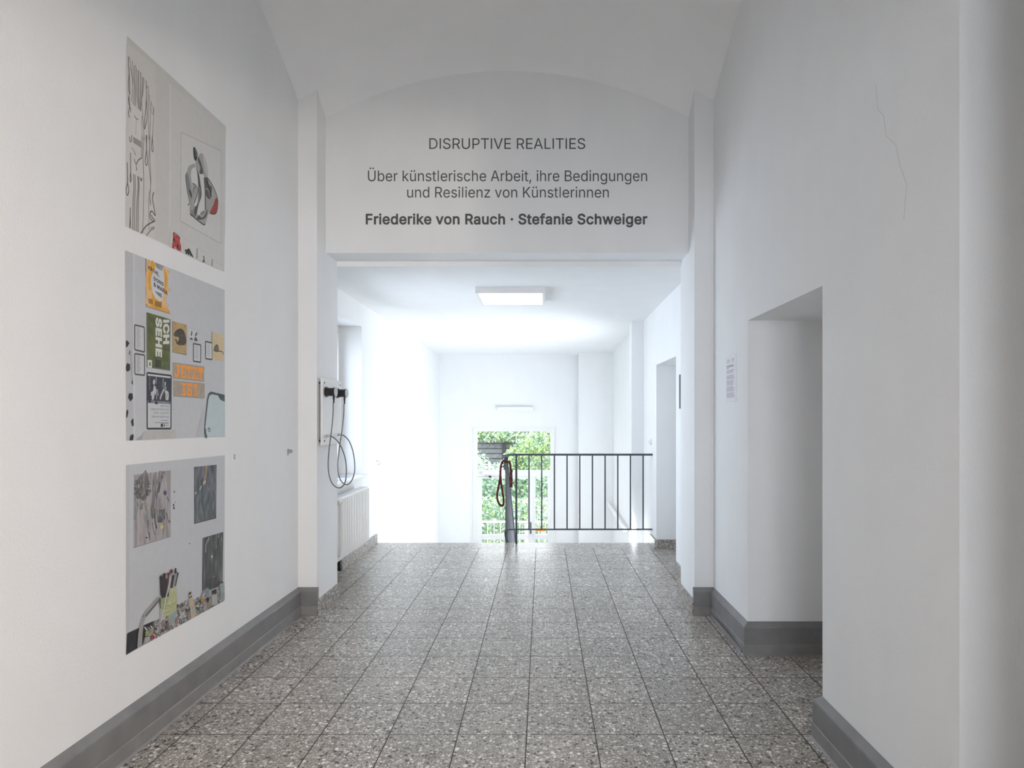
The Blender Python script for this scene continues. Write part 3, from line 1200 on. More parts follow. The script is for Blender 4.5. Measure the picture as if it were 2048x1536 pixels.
# ------------------------------------------------------------------ listening station on the left jamb
ls = thing('listening_station', 'white wall panel with two black earpieces on grey cables on the left jamb', 'listening station', (-1.55, 4.65, 1.18))
b = MB()
px0, px1 = -1.5665, -1.550
b.box(px0, px1, 4.452, 4.866, 1.183, 1.662, WHITE)
b.build('panel', ls, bevel=0.0015)
for yy in (4.485, 4.833):
    for zz in (1.215, 1.628):
        b = MB()
        b.lathe((JL, yy, zz), (1, 0, 0), [(0, 0.008), (JL * 0 + 0.0195, 0.008)], BLACK, 14)
        b.build('standoff', ls, smooth=40)
        b = MB()
        b.lathe((px1, yy, zz), (1, 0, 0), [(0, 0.006), (0.0025, 0.006), (0.004, 0.003)], BLACK, 14)
        b.build('screw', ls, smooth=40)
for yc, c_pts in (
        (4.515, ((667.5, 806), (667.3, 822), (665.5, 845), (662.5, 870), (658.5, 900), (656.6, 930), (659, 953), (666, 969), (677, 976), (687, 970), (691.5, 955), (691.5, 930), (687, 908), (677.5, 887), (667, 876), (660, 872.6), (656.5, 872))),
        (4.765, ((689, 808), (688.5, 825), (686.5, 845), (683.5, 868), (679, 897), (676, 925), (677, 948), (683, 963), (692.5, 969.5), (702, 963), (708, 946), (708.6, 927), (705, 903), (697.5, 883), (688, 872.5), (681, 869.8), (677.5, 869.5)))):
    ep = MB()
    ep.lathe((px1, yc, 1.564), (1, 0, 0), [(0, 0.036), (0.010, 0.037), (0.013, 0.031), (0.030, 0.029), (0.050, 0.0295), (0.062, 0.033), (0.070, 0.0345)], BLACK, 32)
    epo = ep.build('earpiece', ls, smooth=35)
    b = MB()
    b.lathe((px1 + 0.070, yc, 1.564), (1, 0, 0), [(0, 0.0345), (0.004, 0.034), (0.006, 0.030)], SILVER, 32)
    b.build('end_cap', epo, smooth=35)
    start = at(c_pts[0][0], c_pts[0][1], yc)
    b = MB()
    b.lathe((start.x, yc, 1.540), (0, 0, -1), [(0, 0.0065), (0.025, 0.0075), (0.027, 0.0062), (0.058, 0.005)], BLACK, 14)
    b.build('strain_relief', epo, smooth=40)
    b = MB()
    n = len(c_pts)
    cps = [at(cx_, cy_, yc) + Vector((0, 0.0, 0)) for cx_, cy_ in c_pts]
    # the loop bends a little out of plane so that the crossing wires pass each other
    cps = [pnt + Vector((0, -0.012 + 0.03 * (i / (n - 1)), 0)) for i, pnt in enumerate(cps)]
    cps[-1].x = px1 + 0.02
    b.tube(spline(cps, 7), 0.0042, CABLE, 10)
    b.build('cable', ls, smooth=60)
    e = cps[-1]
    b = MB()
    b.lathe((px1, e.y, e.z), (1, 0, 0), [(0, 0.011), (0.016, 0.011), (0.017, 0.008), (0.026, 0.007)], CHROME, 18)
    b.build('socket', ls, smooth=40)

# ------------------------------------------------------------------ lettering on the tympanum
LY = YT - 0.0012


def wall_line(mb, body, x0, x1, ytop, ybot, bold=0.0):
    a, b_, c = at(x0, ybot, LY), at(x1, ybot, LY), at(x0, ytop, LY)
    mb.text(body, a, b_ - a, c - a, INK, bold)


b = MB()
wall_line(b, 'DISRUPTIVE REALITIES', 858.6, 1170.3, 276.3, 298.2)
tag(b.build('wall_lettering', smooth='flatart'), 'exhibition title in dark grey capitals, topmost line above the opening', 'wall text')
b = MB()
wall_line(b, 'Über künstlerische Arbeit, ihre Bedingungen', 735.8, 1294.2, 335.0, 368.7)
tag(b.build('wall_lettering', smooth='flatart'), 'first line of the subtitle in dark grey letters under the capitals', 'wall text')
b = MB()
wall_line(b, 'und Resilienz von Künstlerinnen', 814.3, 1217.6, 373.2, 395.4)
tag(b.build('wall_lettering', smooth='flatart'), 'second, shorter subtitle line right above the bold names', 'wall text')
b = MB()
wall_line(b, 'Friederike von Rauch · Stefanie Schweiger', 731.5, 1294.8, 426.6, 454.8, 0.022)
tag(b.build('wall_lettering', smooth='flatart'), 'bold line of artists names, lowest text above the opening', 'wall text')

# ------------------------------------------------------------------ notice on the right wall
b = MB()
sheet = flat('notice_paper', (0.80, 0.80, 0.82), 0.6)
NX = XR - 0.006
b.box(NX, XR, 3.912, 4.118, 1.484, 1.778, sheet)
pr = flat('pale_violet_print', (0.42, 0.41, 0.50), 0.7)
pr2 = flat('darker_print', (0.20, 0.20, 0.26), 0.7)
rnd = random.Random(11)
NXp = NX - 0.0006


def nline(v, y0f, y1f, h, mat):
    z = 1.778 - 0.294 * v
    ya, yb = 4.118 - 0.206 * y0f, 4.118 - 0.206 * y1f
    b.poly([(NXp, ya, z), (NXp, yb, z), (NXp, yb, z - h), (NXp, ya, z - h)], mat)


for i in range(4):
    nline(0.085 + 0.022 * i, 0.08, rnd.uniform(0.4, 0.5), 0.0022, pr)
    nline(0.085 + 0.022 * i, 0.62, rnd.uniform(0.8, 0.92), 0.0022, pr2 if i < 2 else pr)
nline(0.215, 0.08, 0.78, 0.005, pr2)
nline(0.245, 0.08, 0.84, 0.003, pr2)
nline(0.27, 0.08, 0.30, 0.003, pr2)
v = 0.31
while v < 0.93:
    if int(v * 100) % 13 > 1:
        nline(v, 0.08, rnd.uniform(0.75, 0.92), 0.0024, pr)
    v += 0.0165
tag(b.build('notice_sheet'), 'white printed notice sheet on the right wall before the door recess', 'notice')

# ------------------------------------------------------------------ posters on the left wall
PX = XL + 0.0012


class Art:
    """shapes traced in a zoomed view of a poster and laid on the wall plane"""

    def __init__(self, mb, ox, oy, s):
        self.mb, self.ox, self.oy, self.s, self.n = mb, ox, oy, s, 0

    def pt(self, x, y, lift=None):
        px, py = self.ox + x / self.s, self.oy + y / self.s
        Y = XL * F_PX / (px - CX)
        return Vector((PX + 0.000006 * (LAYER[0] if lift is None else lift), Y, EYE - (py - CY) * Y / F_PX))

    def poly(self, pts, mat):
        LAYER[0] += 1
        P = [self.pt(x, y) for x, y in pts]
        self.mb.poly(P, mat)

    def blob(self, pts, mat):
        LAYER[0] += 1
        c = spline([Vector((x, y, 0)) for x, y in pts], 4, True)
        self.mb.poly([self.pt(p.x, p.y) for p in c], mat)

    def stroke(self, pts, w, mat, smooth=True, taper=False):
        LAYER[0] += 1
        c = spline([Vector((x, y, 0)) for x, y in pts], 5) if smooth and len(pts) > 2 else [Vector((x, y, 0)) for x, y in pts]
        P = [self.pt(p.x, p.y) for p in c]
        n = len(P)
        vs = []
        for i in range(n):
            t = (P[min(i + 1, n - 1)] - P[max(i - 1, 0)])
            t.x = 0
            t = t.normalized() if t.length > 1e-9 else Vector((0, 0, 1))
            nn = Vector((0, -t.z, t.y))
            ww = w * 0.5 * (math.sin(math.pi * (0.12 + 0.76 * i / max(1, n - 1))) if taper else 1)
            vs += [P[i] + nn * ww, P[i] - nn * ww]
        self.mb.add(vs, [(2 * i, 2 * i + 1, 2 * i + 3, 2 * i + 2) for i in range(n - 1)], mat)

    def frame(self, q, w, mat):
        for i in range(4):
            self.stroke([q[i], q[(i + 1) % 4]], w, mat, False)

    def text(self, body, bl, br, tl, mat, bold=0.0):
        LAYER[0] += 1
        a, b_, c = self.pt(*bl), self.pt(*br), self.pt(*tl)
        self.mb.text(body, a, b_ - a, c - a, mat, bold)


LAYER = [0]


def G(v, name=None):
    return flat(name or 'print_grey_%02d' % int(v * 100), (v, v, v * 1.005), 0.6, var=0.03)


def sheet_poly(a, corners, mat):
    a.poly(corners, mat)


# --- top poster: drip drawing and a figure study
LAYER[0] = 0
m = MB()
A = Art(m, 0, 0, 1.0)
base1 = flat('poster_pale_grey', (0.60, 0.59, 0.575), 0.55, var=0.02)
A.poly([(254.2, 72.2), (451.3, 252.7), (448.2, 543.6), (249.8, 451.4)], base1)
A.poly([(252.6, 86), (310.2, 132), (310.8, 480), (250.2, 452.5)], flat('drawing_paper', (0.64, 0.625, 0.605), 0.6, var=0.02))
A.poly([(340.0, 168), (450.6, 262), (448.2, 543.0), (338.6, 492.5)], flat('poster_pale_panel', (0.615, 0.61, 0.60), 0.55, var=0.02))
PEN = flat('pencil_line', (0.13, 0.115, 0.105), 0.7)
PENL = flat('pencil_soft', (0.27, 0.25, 0.235), 0.7)
B = Art(m, 240, 70, 7.317)
lw = 0.0042
B.stroke([(120, 312), (118, 420), (128, 560), (118, 700), (122, 820), (140, 862), (138, 780), (132, 600), (122, 470)], lw, PEN)
B.stroke([(135, 325), (150, 440), (180, 600), (185, 750), (165, 975)], lw, PENL)
B.stroke([(140, 470), (170, 600), (182, 740)], lw * 0.8, PENL)
B.stroke([(176, 380), (192, 560), (208, 760), (188, 1020)], lw, PENL)
B.stroke([(208, 1035), (220, 800), (212, 600), (208, 480), (220, 450), (240, 520), (255, 640), (250, 860), (262, 1085)], lw, PENL)
B.stroke([(226, 500), (236, 700), (226, 1050)], lw, PENL)
B.stroke([(268, 512), (270, 760), (262, 1080)], lw * 1.5, PENL)
B.stroke([(298, 545), (300, 720), (282, 1095)], lw * 1.6, PENL)
B.stroke([(331, 612), (320, 820), (296, 1105), (302, 1120)], lw * 1.6, PENL)
B.stroke([(347, 632), (330, 860), (312, 960), (330, 1200), (350, 1530)], lw, PENL)
B.stroke([(376, 662), (384, 860), (378, 1000), (362, 1180), (352, 1340), (358, 1375), (368, 1330), (392, 1200), (382, 900)], lw, PEN)
B.stroke([(384, 780), (400, 745), (412, 800), (408, 900), (412, 1200), (418, 1530)], lw, PENL)
B.stroke([(424, 872), (432, 1020), (440, 1200), (430, 1530)], lw, PENL)
B.stroke([(456, 965), (450, 1080), (470, 1165), (482, 1090), (458, 1000)], lw * 0.8, PENL)
B.stroke([(490, 1050), (488, 1200), (470, 1530)], lw, PENL)
B.stroke([(128, 870), (120, 980), (150, 1090), (152, 1170), (136, 1205), (120, 1150), (136, 1040), (128, 900)], lw, PEN)
B.stroke([(318, 1180), (316, 1400), (322, 1530)], lw, PENL)
B.poly([(172, 1010), (308, 1125), (318, 1536), (130, 1536), (140, 1200)], flat('drawing_patch', (0.66, 0.645, 0.625), 0.6, var=0.02))
B.stroke([(205, 1175), (225, 1215), (262, 1240)], lw * 1.4, PENL)
B.stroke([(232, 1240), (228, 1460)], lw * 0.7, flat('ochre_pencil', (0.42, 0.34, 0.2), 0.7))
B = Art(m, 240, 270, 7.317)
for k in range(9):
    B.stroke([(192 + 13 * k, 25 + 8 * k), (196 + 13 * k, 115 + 9 * k)], lw * 1.1, PENL, False)
B.stroke([(135, 20), (140, 80), (152, 100), (166, 60), (168, 0)], lw, PEN)
B.stroke([(318, 0), (312, 340)], lw * 1.3, PENL)
B.stroke([(346, 0), (332, 300), (342, 700), (336, 1100), (328, 1440)], lw, PENL)
B.stroke([(376, 0), (384, 200), (362, 380), (380, 445), (396, 390), (384, 200), (388, 0)], lw, PEN)
B.stroke([(418, 0), (428, 150), (414, 380), (438, 640), (440, 780), (418, 920), (420, 1400)], lw, PENL)
B.stroke([(436, 0), (430, 250), (440, 520), (446, 700), (434, 940), (444, 1028), (436, 920)], lw, PENL)
B.stroke([(472, 0), (458, 150), (458, 220), (470, 243), (480, 210), (472, 60)], lw, PEN)
B.stroke([(170, 185), (205, 250), (222, 300)], lw, PENL)
B.stroke([(205, 350), (212, 390), (235, 420), (262, 370), (310, 335)], lw * 1.4, PENL)
B.stroke([(232, 410), (232, 470), (240, 490), (232, 520)], lw * 1.2, PENL)
B.stroke([(148, 260), (150, 520), (142, 660), (152, 685), (160, 640), (150, 540)], lw, PEN)
B.stroke([(100, 400), (106, 560), (104, 700), (84, 800), (100, 884), (122, 820), (106, 700)], lw * 1.1, PEN)
B.stroke([(292, 620), (304, 672), (320, 630)], lw * 1.2, PEN)
for x0, x1, w_ in ((192, 180, 1.5), (214, 206, 1.3), (254, 232, 1.3), (268, 258, 1.5)):
    B.stroke([(x0, 570 + (x0 - 192) * 0.5), (x0 + 6, 760), ((x0 + x1) / 2, 980), (x1, 1390 + (x1 - 180) * 0.4)], lw * w_, PENL)
B.stroke([(146, 1060), (142, 1240), (134, 1360)], lw, PEN)
B.stroke([(146, 1180), (150, 1366)], lw, PEN)
B.stroke([(488, 835), (472, 920), (490, 1050), (510, 1180), (470, 1120), (440, 1130), (436, 1200), (470, 1260), (505, 1255), (470, 1210), (455, 1170)], lw * 1.4, PEN)
B.stroke([(500, 1262), (430, 1295), (370, 1340), (300, 1440)], lw * 1.3, PEN)
B.stroke([(505, 1360), (440, 1400), (380, 1475)], lw * 1.3, PENL)
B.stroke([(495, 1340), (440, 1370)], lw * 1.1, PENL)
# pale framed figure study
B = Art(m, 350, 270, 7.68)
edge = flat('mount_edge', (0.50, 0.50, 0.495), 0.6)
edge2 = flat('mount_face', (0.635, 0.63, 0.62), 0.6, var=0.02)
B.poly([(88, -42), (708, 245), (700, 1668), (78, 1322)], edge2)
B.frame([(88, -42), (708, 245), (700, 1668), (78, 1322)], 0.006, edge)
Art(m, 0, 0, 1).stroke([(340.0, 168), (338.6, 492)], 0.008, flat('mount_glint', (0.68, 0.68, 0.67), 0.5), False)
B.stroke([(770, 0), (762, 1536)], 0.006, flat('mount_glint', (0.68, 0.68, 0.67), 0.5), False)
sk1, sk2, sk3, sk4 = G(0.36), G(0.22), G(0.10), G(0.035)
B.blob([(180, 560), (195, 495), (230, 462), (300, 440), (302, 490), (255, 522), (240, 600), (250, 720), (272, 900), (262, 1060), (225, 1040), (180, 880), (152, 640)], sk1)
B.blob([(165, 590), (190, 590), (215, 700), (240, 860), (255, 960), (240, 980), (205, 880), (175, 740)], sk2)
B.stroke([(160, 610), (170, 740), (195, 900), (222, 1050)], 0.005, sk3)
B.blob([(205, 840), (235, 850), (258, 920), (245, 960), (215, 900)], sk3)
B.blob([(262, 740), (310, 770), (345, 830), (338, 900), (300, 1040), (278, 1060), (268, 900)], sk1)
B.stroke([(262, 740), (310, 770), (345, 830), (335, 920), (290, 1050)], 0.005, sk3)
B.stroke([(275, 890), (285, 830), (310, 790)], 0.009, sk2)
B.blob([(225, 1050), (280, 1050), (300, 1110), (310, 1250), (290, 1270), (225, 1210)], sk1)
for k in range(4):
    B.stroke([(238 + 17 * k, 1150), (245 + 17 * k, 1250)], 0.004, sk3, False)
B.blob([(312, 430), (345, 335), (390, 282), (430, 300), (470, 400), (497, 520), (500, 636), (450, 640), (425, 600), (370, 592), (330, 545)], sk1)
B.blob([(420, 300), (462, 390), (495, 520), (500, 636), (470, 600), (445, 480)], flat('study_light', (0.50, 0.50, 0.50), 0.6))
B.blob([(352, 335), (395, 430), (428, 560), (420, 596), (372, 590), (385, 500), (350, 400)], sk3)
B.blob([(275, 200), (300, 190), (335, 262), (340, 320), (318, 398), (290, 370), (278, 300)], sk4)
B.stroke([(300, 215), (318, 260), (322, 330)], 0.009, sk2)
B.blob([(310, 470), (338, 600), (350, 750), (352, 900), (338, 1060), (296, 1112), (288, 1200), (312, 1278), (332, 1200), (352, 1090), (398, 950), (402, 860), (385, 740), (368, 620), (335, 545)], sk3)
B.stroke([(372, 800), (376, 880), (350, 1050)], 0.012, sk2)
B.blob([(444, 655), (490, 652), (560, 760), (620, 880), (650, 980), (600, 1030), (545, 1140), (500, 1240), (460, 1372), (430, 1375), (330, 1300), (300, 1280), (330, 1210), (365, 1240), (400, 1185), (456, 1160), (465, 1000), (455, 800)], sk1)
B.stroke([(490, 652), (560, 755), (620, 880), (650, 985), (655, 1080)], 0.006, sk4)
B.stroke([(444, 660), (458, 860), (462, 1160)], 0.010, sk3)
B.blob([(444, 660), (490, 658), (520, 760), (560, 800), (553, 900), (530, 988), (470, 925), (455, 800)], sk3)
B.stroke([(480, 700), (510, 790), (540, 860), (545, 950)], 0.012, sk4)
B.stroke([(465, 820), (510, 850), (530, 960)], 0.008, G(0.28))
B.blob([(330, 1290), (360, 1230), (400, 1270), (440, 1250), (470, 1190), (500, 1140), (470, 1260), (400, 1300)], sk3)
B.blob([(380, 1210), (420, 1170), (455, 1165), (420, 1215)], sk2)
B.stroke([(225, 1210), (330, 1300), (430, 1375), (460, 1368)], 0.006, sk4)
B.blob([(612, 985), (640, 968), (655, 1080), (645, 1165), (600, 1214), (528, 1200), (562, 1110), (592, 1050)], flat('study_red', (0.33, 0.075, 0.06), 0.6, var=0.25, scale=60))
B.stroke([(530, 1203), (600, 1214), (640, 1178)], 0.006, flat('study_brown', (0.10, 0.05, 0.04), 0.6))
B.stroke([(195, 1080), (215, 1050)], 0.006, sk3, False)
# row of small prints at the foot
B = Art(m, 330, 440, 12.8)
for q in ([(128, 190), (465, 430), (455, 838), (122, 690)], [(480, 470), (815, 690), (800, 1000), (470, 850)], [(832, 710), (1195, 985), (1185, 1180), (822, 1020)], [(1215, 1005), (1500, 1210), (1496, 1312), (1210, 1195)]):
    B.poly(q, flat('small_print_paper', (0.63, 0.625, 0.615), 0.6, var=0.02))
    B.frame(q, 0.002, edge)
redp = flat('print_red', (0.45, 0.06, 0.06), 0.6, var=0.45, scale=90)
B.blob([(195, 320), (260, 370), (350, 410), (380, 470), (370, 560), (400, 650), (402, 790), (370, 795), (290, 760), (180, 715), (170, 640), (190, 520)], redp)
B.blob([(205, 470), (240, 470), (245, 520), (215, 545), (188, 520)], sk4)
B.blob([(300, 620), (330, 640), (340, 700), (315, 740), (295, 700)], sk4)
B.stroke([(200, 310), (300, 370), (375, 470)], 0.004, sk3)
B.blob([(230, 690), (270, 700), (285, 760), (240, 740)], flat('print_pink', (0.62, 0.40, 0.40), 0.6))
for q in ([(605, 740), (640, 820), (705, 950)], [(605, 745), (560, 780), (500, 785)], [(600, 760), (560, 820), (515, 860)], [(620, 780), (600, 900)], [(630, 800), (655, 930)], [(600, 770), (575, 880)]):
    B.stroke(q, 0.010, sk4)
B.stroke([(810, 725), (804, 1000)], 0.005, sk4, False)
B.stroke([(1198, 1010), (1190, 1185)], 0.005, sk4, False)
B.stroke([(983, 915), (985, 1020), (955, 1075)], 0.008, sk4)
B.stroke([(985, 1020), (1008, 1090)], 0.007, sk4, False)
B.stroke([(130, 40), (100, 660)], 0.004, edge, False)
tag(m.build('poster', smooth='flatart'), 'top poster on the left wall, drip drawing and grey figure study with a red patch', 'poster', 'square posters on the left wall')

# --- middle poster: studio wall with small pictures
LAYER[0] = 0
m = MB()
A = Art(m, 0, 0, 1.0)
A.poly([(249.8, 500.5), (448.9, 579.8), (448.9, 872.9), (252.0, 881.4)], flat('poster_cool_grey', (0.545, 0.56, 0.59), 0.55, var=0.02))
A.poly([(249.8, 500.5), (266.5, 507.2), (267, 880.7), (252, 881.4)], flat('poster_corner', (0.50, 0.51, 0.54), 0.55, var=0.02))
A.stroke([(267.3, 508), (267.8, 880)], 0.012, flat('corner_glint', (0.60, 0.61, 0.63), 0.55), False)
B = Art(m, 240, 500, 8.08)
ora = flat('poster_orange', (0.72, 0.36, 0.035), 0.55, var=0.12, scale=12)
orl_ = flat('poster_pale_orange', (0.74, 0.47, 0.22), 0.55, var=0.1)
lil = flat('poster_lilac', (0.56, 0.57, 0.66), 0.55, var=0.03)
PK = flat('poster_black', (0.022, 0.022, 0.028), 0.55)
B.poly([(412, 138), (810, 298), (806, 1030), (418, 915)], lil)
B.stroke([(412, 138), (418, 915)], 0.006, G(0.16), False)
B.stroke([(418, 915), (806, 1030)], 0.005, G(0.28), False)
B.poly([(425, 905), (440, 660), (470, 560), (505, 650), (560, 770), (640, 830), (690, 820), (800, 990), (800, 1022)], ora)
B.stroke([(488, 180), (470, 320), (455, 520), (465, 700), (450, 880)], 0.040, orl_)
B.stroke([(545, 200), (500, 330), (485, 500), (490, 650)], 0.030, ora)
B.stroke([(690, 290), (740, 400), (745, 560), (718, 760), (700, 930)], 0.030, orl_)
B.stroke([(720, 320), (735, 480), (700, 700)], 0.022, ora)
B.blob([(545, 330), (620, 240), (690, 300), (712, 450), (705, 660), (690, 780), (640, 828), (575, 780), (520, 660), (495, 520), (505, 420)], flat('poster_oval', (0.62, 0.64, 0.68), 0.55, var=0.03))
B.stroke([(418, 215), (470, 235)], 0.018, orl_, False)
B.stroke([(730, 335), (808, 368)], 0.018, orl_, False)
B.stroke([(418, 515), (450, 530)], 0.018, orl_, False)
B.stroke([(750, 635), (806, 652)], 0.018, orl_, False)
B.text('KÄTHE,', (452, 320), (628, 442), (452, 232), PK, 0.03)
B.text('DORIS', (540, 487), (700, 590), (540, 425), PK, 0.03)
B.text('& MARIA', (540, 583), (765, 735), (540, 512), PK, 0.03)
for k in range(5):
    B.stroke([(565 + 6 * k, 212 + 17 * k), (700 - 6 * k, 268 + 17 * k)], 0.004, G(0.28), False)
for k in range(4):
    B.stroke([(560 + 18 * k, 668 + 19 * k), (672, 716 + 19 * k)], 0.004, G(0.2), False)
for k in range(5):
    B.stroke([(560, 828 + 17 * k), (668, 858 + 17 * k)], 0.004, flat('print_brown', (0.28, 0.16, 0.04), 0.6), False)
for k in range(3):
    B.stroke([(455, 795 + 26 * k), (525, 815 + 26 * k)], 0.006, flat('print_brown', (0.28, 0.16, 0.04), 0.6), False)
B.stroke([(735, 870), (775, 885), (760, 930), (740, 990)], 0.006, orl_)
# two framed text sheets
for (ox, oy, s, q) in ((240, 500, 8.08, [(232, 1210), (388, 1248), (392, 1650), (232, 1610)]), (240, 680, 7.318, [(210, 200), (355, 222), (354, 516), (212, 500)])):
    B = Art(m, ox, oy, s)
    B.poly(q, flat('framed_paper', (0.58, 0.60, 0.63), 0.55, var=0.02))
    B.frame(q, 0.007, G(0.10))
    for k in range(17):
        t = 0.08 + 0.05 * k
        xa, ya = q[0][0] * (1 - t) + q[3][0] * t, q[0][1] * (1 - t) + q[3][1] * t
        xb, yb = q[1][0] * (1 - t) + q[2][0] * t, q[1][1] * (1 - t) + q[2][1] * t
        u = 0.45 + 0.25 * ((k * 7) % 5) / 5
        B.stroke([(xa + (xb - xa) * 0.18, ya + (yb - ya) * 0.18), (xa + (xb - xa) * u, ya + (yb - ya) * u)], 0.003, G(0.40), False)
# green poster
A = Art(m, 220, 480, 3.657)
grn = flat('poster_olive', (0.115, 0.135, 0.038), 0.55, var=0.30, scale=26)
A.poly([(266, 528), (440, 580), (437, 955), (268, 930)], grn)
A.stroke([(266, 528), (268, 930)], 0.006, G(0.16), False)
A.stroke([(268, 930), (437, 955)], 0.004, G(0.2), False)
CRM = flat('poster_cream', (0.66, 0.66, 0.62), 0.55)
A.text('ICH', (385, 583), (385, 762), (432, 583), CRM, 0.045)
A.text('SEHE', (330, 562), (330, 850), (378, 576), CRM, 0.045)
A.text('KÄTHE', (388, 783), (433, 790), (388, 765), PK, 0.02)
A.text('KRUSE', (388, 805), (433, 812), (388, 787), PK, 0.02)
A.text('25.8.–30.', (388, 920), (430, 926), (388, 906), PK, 0.01)
A.text('2012', (388, 938), (412, 941), (388, 925), PK, 0.01)
for k in range(6):
    A.stroke([(330, 880 + 9 * k), (372, 886 + 9 * k)], 0.004, PK, False)
A.poly([(272, 876), (304, 880), (303, 936), (272, 931)], CRM)
A.text('i', (284, 920), (294, 921), (284, 893), PK, 0.03)
# photo poster with two seated figures
B = Art(m, 240, 680, 7.318)
B.poly([(390, 480), (742, 522), (740, 1296), (392, 1298)], flat('framed_paper', (0.58, 0.60, 0.63), 0.55, var=0.02))
B.poly([(393, 520), (740, 560), (740, 940), (395, 920)], flat('night_photo', (0.030, 0.031, 0.045), 0.5, var=0.3, scale=60))
B.poly([(395, 880), (740, 905), (740, 938), (395, 920)], flat('night_floor', (0.20, 0.20, 0.25), 0.5, var=0.4, scale=80))
FG = flat('figure_light', (0.50, 0.50, 0.52), 0.55, var=0.3, scale=120)
FG2 = flat('figure_mid', (0.24, 0.24, 0.27), 0.55, var=0.3, scale=120)
B.stroke([(428, 525), (430, 740)], 0.003, FG2, False)
B.stroke([(525, 540), (520, 640)], 0.008, FG2, False)
B.stroke([(628, 560), (622, 690)], 0.008, FG2, False)
B.blob([(485, 580), (505, 585), (505, 640), (488, 655), (475, 625)], FG)
B.blob([(490, 670), (512, 680), (525, 740), (520, 800), (500, 790), (480, 760)], FG)
B.stroke([(500, 760), (470, 770), (455, 790), (470, 820)], 0.012, FG)
B.stroke([(475, 770), (485, 820), (465, 870)], 0.014, FG)
B.stroke([(535, 720), (545, 780), (555, 810)], 0.012, FG2)
B.stroke([(530, 800), (530, 870)], 0.008, FG2)
B.blob([(648, 615), (665, 625), (660, 665), (648, 675)], FG)
B.blob([(640, 680), (668, 680), (674, 720), (650, 740), (632, 720)], FG2)
B.stroke([(635, 720), (615, 770), (590, 830), (585, 870)], 0.010, FG)
B.stroke([(650, 750), (668, 770), (672, 880)], 0.012, FG)
B.stroke([(690, 760), (698, 800), (690, 880)], 0.012, FG)
B.stroke([(655, 755), (692, 765)], 0.012, FG)
B.stroke([(410, 895), (445, 900)], 0.012, PK, False)
B.stroke([(505, 918), (545, 922)], 0.012, PK, False)
B.frame([(390, 480), (742, 522), (740, 1296), (392, 1298)], 0.008, G(0.035))
B.text('Käthe Kruse', (588, 978), (712, 982), (588, 950), G(0.10))
B.text('Danke! Die Tödliche Doris', (445, 1025), (712, 1032), (445, 993), G(0.10))
B.text('09.09. – 26.10.2017', (490, 1082), (712, 1084), (490, 1050), G(0.10))
B.text('Galerie der Stadt Schwaz', (455, 1132), (712, 1140), (455, 1102), G(0.10))
for (x0, x1, y) in ((590, 706, 1175), (500, 706, 1208), (600, 706, 1222), (660, 704, 1248)):
    B.stroke([(x0, y), (x1, y + 3)], 0.003, G(0.28), False)
B.stroke([(590, 1249), (622, 1250)], 0.014, PK, False)
B.stroke([(636, 1262), (646, 1240)], 0.008, PK, False)
# spotted column at the left edge
B = Art(m, 240, 680, 7.318)
for q in ([(80, 5), (100, 10), (132, 45), (100, 100), (80, 108)], [(100, 338), (140, 355), (142, 435), (104, 466), (80, 440), (80, 390)], [(172, 565), (182, 600), (182, 660), (160, 625)], [(126, 778), (176, 780), (182, 855), (146, 902), (110, 842)], [(105, 1010), (116, 1060), (98, 1140), (84, 1130), (84, 1045)], [(190, 1140), (194, 1258), (170, 1262), (152, 1185)], [(190, 1375), (194, 1420), (180, 1470), (132, 1470), (146, 1395)], [(134, 155), (142, 158), (132, 225), (124, 200)]):
    B.poly(q, G(0.03))
B.stroke([(150, 160), (165, 480), (182, 620)], 0.005, G(0.36))
# paper stack at the foot
B.poly([(305, 1400), (345, 1335), (805, 1310), (805, 1440), (310, 1466)], flat('poster_pale_stack', (0.50, 0.49, 0.48), 0.55))
B.poly([(215, 1466), (305, 1400), (345, 1330), (330, 1380), (312, 1464)], G(0.36))
# rats, sheets, signs and mirror
B = Art(m, 335, 630, 5.908)
kraft = flat('poster_kraft', (0.46, 0.33, 0.15), 0.6, var=0.08)
kraft2 = flat('poster_kraft_pale', (0.60, 0.49, 0.31), 0.6, var=0.05)
ratc = flat('rat_ink', (0.085, 0.07, 0.055), 0.65, var=0.5, scale=160)
B.poly([(54, 72), (224, 116), (222, 470), (54, 438)], kraft)
B.stroke([(54, 72), (54, 438), (222, 470)], 0.004, G(0.16), False)
for q in ([(60, 80), (100, 125)], [(218, 122), (185, 150)], [(60, 432), (95, 385)], [(216, 462), (190, 415)]):
    B.stroke(q, 0.004, flat('kraft_crease', (0.34, 0.23, 0.09), 0.6), False)
B.blob([(66, 230), (90, 190), (112, 172), (140, 160), (175, 172), (200, 215), (214, 280), (215, 330), (190, 345), (140, 338), (110, 322), (130, 290), (125, 260), (95, 258), (75, 248)], ratc)
B.stroke([(84, 292), (100, 300), (104, 330), (140, 348), (200, 344)], 0.008, ratc)
B.stroke([(135, 325), (165, 322)], 0.016, ratc, False)
B.poly([(240, 148), (358, 182), (358, 328), (240, 302)], flat('framed_paper', (0.58, 0.60, 0.63), 0.55, var=0.02))
B.frame([(240, 148), (358, 182), (358, 328), (240, 302)], 0.002, G(0.4))
for q in ([(280, 185), (288, 200), (285, 240), (270, 240)], [(340, 200), (345, 225), (330, 250), (318, 238)], [(262, 268), (290, 275), (292, 295), (262, 290)], [(325, 255), (348, 290), (346, 310), (310, 300)]):
    B.blob(q, flat('print_dark_mottle', (0.10, 0.10, 0.11), 0.6, var=0.6, scale=200))
